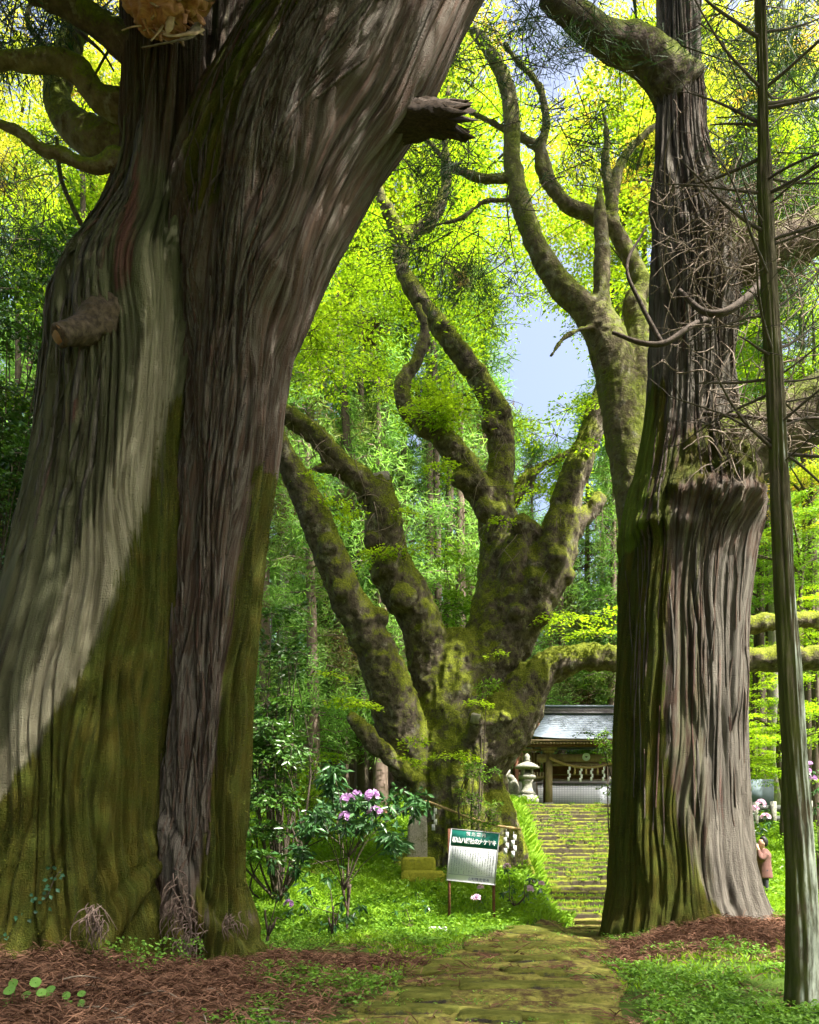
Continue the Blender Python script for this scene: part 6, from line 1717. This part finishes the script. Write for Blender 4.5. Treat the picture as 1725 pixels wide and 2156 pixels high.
herb_layer(4500, -8, 4.5, 14, 30, lambda x, y: gdens(x, y) * 0.8, 0.10, 9, 0.26, M_MIDLEAF, 'taller leafy undergrowth on the slope round the zelkova')
herb_layer(2600, 8.5, 17, 17, 30, lambda x, y: gdens(x, y) * 0.7 + 0.15, 0.11, 9, 0.26, M_MIDLEAF, 'leafy undergrowth on the slope behind the visitor')
herb_layer(1500, -0.8, 5, 6.3, 19, lambda x, y: (1 - off_path(x, y)) * smooth(-0.1, 0.3, fbm(x * 1.4, y * 2.5, 0 * x, 3, 47)), 0.035, 10, 0.04, M_HERB, 'tiny green weeds dotted along the mossy path')
# moss and weeds in the joints of the stairs
n = 9000
k = rng.integers(0, NSTEP, n); x = rng.uniform(3.9, 8.5, n)
keep = fbm(x * 1.3, k * 0.45, 0 * x, 2, 17) + 0.5 * smooth(5.2, 4.2, x) > 0.02
k, x = k[keep], x[keep]; n = len(x)
P = np.stack([x, SY0 + k * TREAD + rng.uniform(-0.02, 0.10, n), SZ0 + k * RISE + 0.145 + 0 * x], 1)
f = MB()
a = rng.random(n) * 6.283
leaves(f, P, np.stack([np.cos(a) * .5, np.sin(a) * .5 - 0.4, rng.uniform(0.2, 1.0, n)], 1), rand_unit(n, rng) * 0.5 + [0, -0.5, 0.6], rng.uniform(0.05, 0.13, n), 0.03, 0.2, None, rng)
o = obj('stair_weeds', f.mesh('stair_weeds', M_GRASS, False)); o['kind'] = 'stuff'; tag(o, 'small weeds and moss tufts growing in the stair joints', 'weeds')

# cedar litter: fallen reddish fronds and twigs
def litter(n, x0, x1, y0, y1, dens, label, lift=0.10):
    x, y = scatter(n, x0, x1, y0, y1, dens)
    m = len(x); per = 7
    a = rng.random(m) * 6.283
    A = np.repeat(a, per) + rng.normal(0, 0.5, m * per)
    X = np.repeat(x, per) + rng.normal(0, 0.05, m * per); Y = np.repeat(y, per) + rng.normal(0, 0.05, m * per)
    Z = ground(X, Y) + 0.005 + 0.045 * (1 - off_path(X, Y)) + lift * rng.random(m * per) ** 2
    P = np.stack([X, Y, Z], 1)
    T = np.stack([np.cos(A), np.sin(A), rng.normal(0.05, 0.25, m * per)], 1)
    B = np.cross(T, rand_unit(m * per, rng)); B /= np.linalg.norm(B, axis=1)[:, None]
    l = rng.uniform(0.06, 0.22, m * per)[:, None]; w = rng.uniform(0.003, 0.007, m * per)[:, None]
    mid = P + T * l * 0.5 + np.array([0, 0, 1.0]) * l * 0.12
    V = np.stack([P - B * w, P + B * w, mid + B * w, mid - B * w, P + T * l], 1).reshape(-1, 3)
    i = np.arange(m * per)[:, None] * 5
    f = MB(); f.add(V, i + [0, 1, 2, 3], i + [3, 2, 4], rnd=np.repeat(np.clip(np.repeat(rng.normal(0.45, 0.22, m), per) + rng.normal(0, 0.1, m * per), 0, 1), 5))
    o = obj('needle_litter', f.mesh('needle_litter', M_LITTER, False)); o['kind'] = 'stuff'; tag(o, label, 'litter')
litter(9500, -6.5, 0.2, 5.6, 11, lambda x, y: np.clip(1.15 - 1.6 * grass_density(x, y) + 0.5 * fbm(x * 1.2, y * 1.2, 0 * x, 2, 77), 0, 1) * off_path(x, y), 'reddish fallen cedar needles heaped before the leaning cedar', 0.13)
litter(7500, 1.8, 9, 6.5, 15.5, lambda x, y: np.clip(1.1 - grass_density(x, y) * 1.3, 0, 1) * off_path(x, y), 'reddish fallen cedar needles at the foot of the upright cedar', 0.08)
litter(1300, -1.2, 5, 6.2, 17, lambda x, y: (1 - off_path(x, y)) * smooth(0.0, 0.4, fbm(x * 1.1, y * 2.2, 0 * x, 3, 49)), 'brown needles and twigs blown onto the mossy path', 0.05)
litter(1500, -3, 1.6, 7, 15, lambda x, y: 0.5 * off_path(x, y), 'thin scatter of brown needles left of the path', 0.04)
rng = np.random.default_rng(302)
for q in range(16):
    px, py = rng.uniform(-10, 560), rng.uniform(2040, 2150)
    d = np.interp(py, [2000, 2160], [8.6, 6.4]); x = (px - CX) / FV * d
    if q > 11: x, d = rng.uniform(3.5, 7.5), rng.uniform(10.5, 13)
    z = gz(x, d); a = rng.normal(0, 0.5); l = rng.uniform(0.3, 0.8)
    mb = MB(); mb.tube([(x, d, z + 0.05), (x + math.cos(a) * l * 0.5, d + math.sin(a) * l * 0.5, z + 0.10), (x + math.cos(a) * l, d + math.sin(a) * l, gz(x + math.cos(a) * l, d + math.sin(a) * l) + 0.05)], [0.012, 0.010, 0.005], 6, True, 4)
    tag(obj('fallen_twig', mb.mesh('fallen_twig', M_TWIG)), 'dry fallen twig lying on the needle litter under a giant cedar', 'twig', 'fallen twigs')

# round-leaved plants in the left corner
M_ROUND = leaf_mat('round_leaf', (0.10, 0.24, 0.03), (0.16, 0.34, 0.06), 0.3, (1, 1, 0.5), 0.5, 0.3)
ang = np.linspace(0, 6.283, 13)[:-1]
rv = np.concatenate([[[0, 0, -0.1]], np.stack([np.cos(ang), np.sin(ang), 0.08 * np.cos(ang * 3)], 1)])
rl = np_mesh('leaf', rv, [np.stack([np.zeros(12, int), 1 + np.arange(12), 1 + (np.arange(12) + 1) % 12], 1)], {'rnd': np.full(13, 0.5)}, mat=M_ROUND)
for lab, pts in [('round-leaved plant in the left bottom corner, leftmost of two', [(20, 2085), (12, 2110), (28, 2070)]), ('round-leaved plant with pale green discs on the litter at lower left', [(75, 2068), (105, 2085), (96, 2098), (140, 2096), (144, 2112), (172, 2092), (172, 2112), (88, 2090), (55, 2094)])]:
    c = W(pts[0][0], pts[0][1] + 30, 7.3); b = np.array([c[0] + 0.1, 7.3, gz(c[0] + 0.1, 7.3)])
    t = thing('round_leaf_plant', lab, 'plant', b)
    st = MB()
    for (px, py) in pts:
        p = W(px, py, 7.2 + rng.normal(0, 0.08)); s = rng.uniform(0.04, 0.062)
        p[2] = max(p[2], gz(p[0], p[1]) + 0.05)
        o = obj('leaf', rl); o.parent = t; o.location = Vector(p - b); o.scale = (s, s, s); o.rotation_euler = (rng.normal(0.85, 0.2), rng.normal(0, 0.25), rng.normal(0, 0.3))
        g = np.array([p[0] + rng.normal(0, 0.02), p[1] + 0.03, gz(p[0], p[1] + .03) - 0.01]); st.tube([g, (g + p) / 2 + rng.normal(0, .008, 3), p], [0.004, 0.004, 0.003], 5, False, 3)
    obj('stalks', st.mesh('stalks', M_HERB), t)

# ivy creeping up the mossy foot of the leaning cedar
M_IVY = leaf_mat('ivy_leaf', (0.015, 0.06, 0.03), (0.04, 0.12, 0.06), 0.15, (1, 1, 0.5), 0.35, 0.4)
f, st = MB(), MB()
path = catmull(np.array([W(-5, 1995, 9.0), W(20, 1975, 9.02), W(45, 1945, 9.05), W(80, 1905, 9.06), W(100, 1885, 9.06), W(115, 1850, 9.08), W(130, 1830, 9.1)]), 14)
st.tube(path, 0.006, 4, False)
P = path[::2] + rng.normal(0, 0.05, (len(path[::2]), 3)) * [1, 0.3, 1] + [0, -0.08, 0]
leaves(f, P, rng.normal(0, 1, (len(P), 3)) * [1, 0.3, 1], np.array([0, -1, 0.4]) + rng.normal(0, 0.3, (len(P), 3)), rng.uniform(0.04, 0.07, len(P)), 0.05, 0.2, None, rng)
iv = thing('ivy', 'thread of dark ivy climbing the mossy foot of the leaning cedar', 'ivy', W(0, 1995, 9.0))
obj('leaves', f.mesh('leaves', M_IVY, False), iv); obj('stem', st.mesh('stem', M_TWIGD), iv)

# little herbs rooted in the moss at the foot of the leaning cedar
f = MB(); n = 420
px = rng.uniform(215, 430, n); py = rng.uniform(1975, 2050, n)
P = np.array([W(a, b, 8.95 + 0.35 * (a > 330) + rng.normal(0, .05)) for a, b in zip(px, py)])
P[:, 2] = np.maximum(P[:, 2], ground(P[:, 0], P[:, 1]) + 0.02)
leaves(f, P, rng.normal(0, 1, (n, 3)) * [1, .5, .6], np.array([0, -.6, .8]) + rng.normal(0, .4, (n, 3)), rng.uniform(.03, .055, n), .032, .2, None, rng)
o = obj('foot_herbs', f.mesh('foot_herbs', M_HERB, False)); o['kind'] = 'stuff'; tag(o, 'tiny green herbs in the moss at the foot of the leaning cedar', 'herbs')
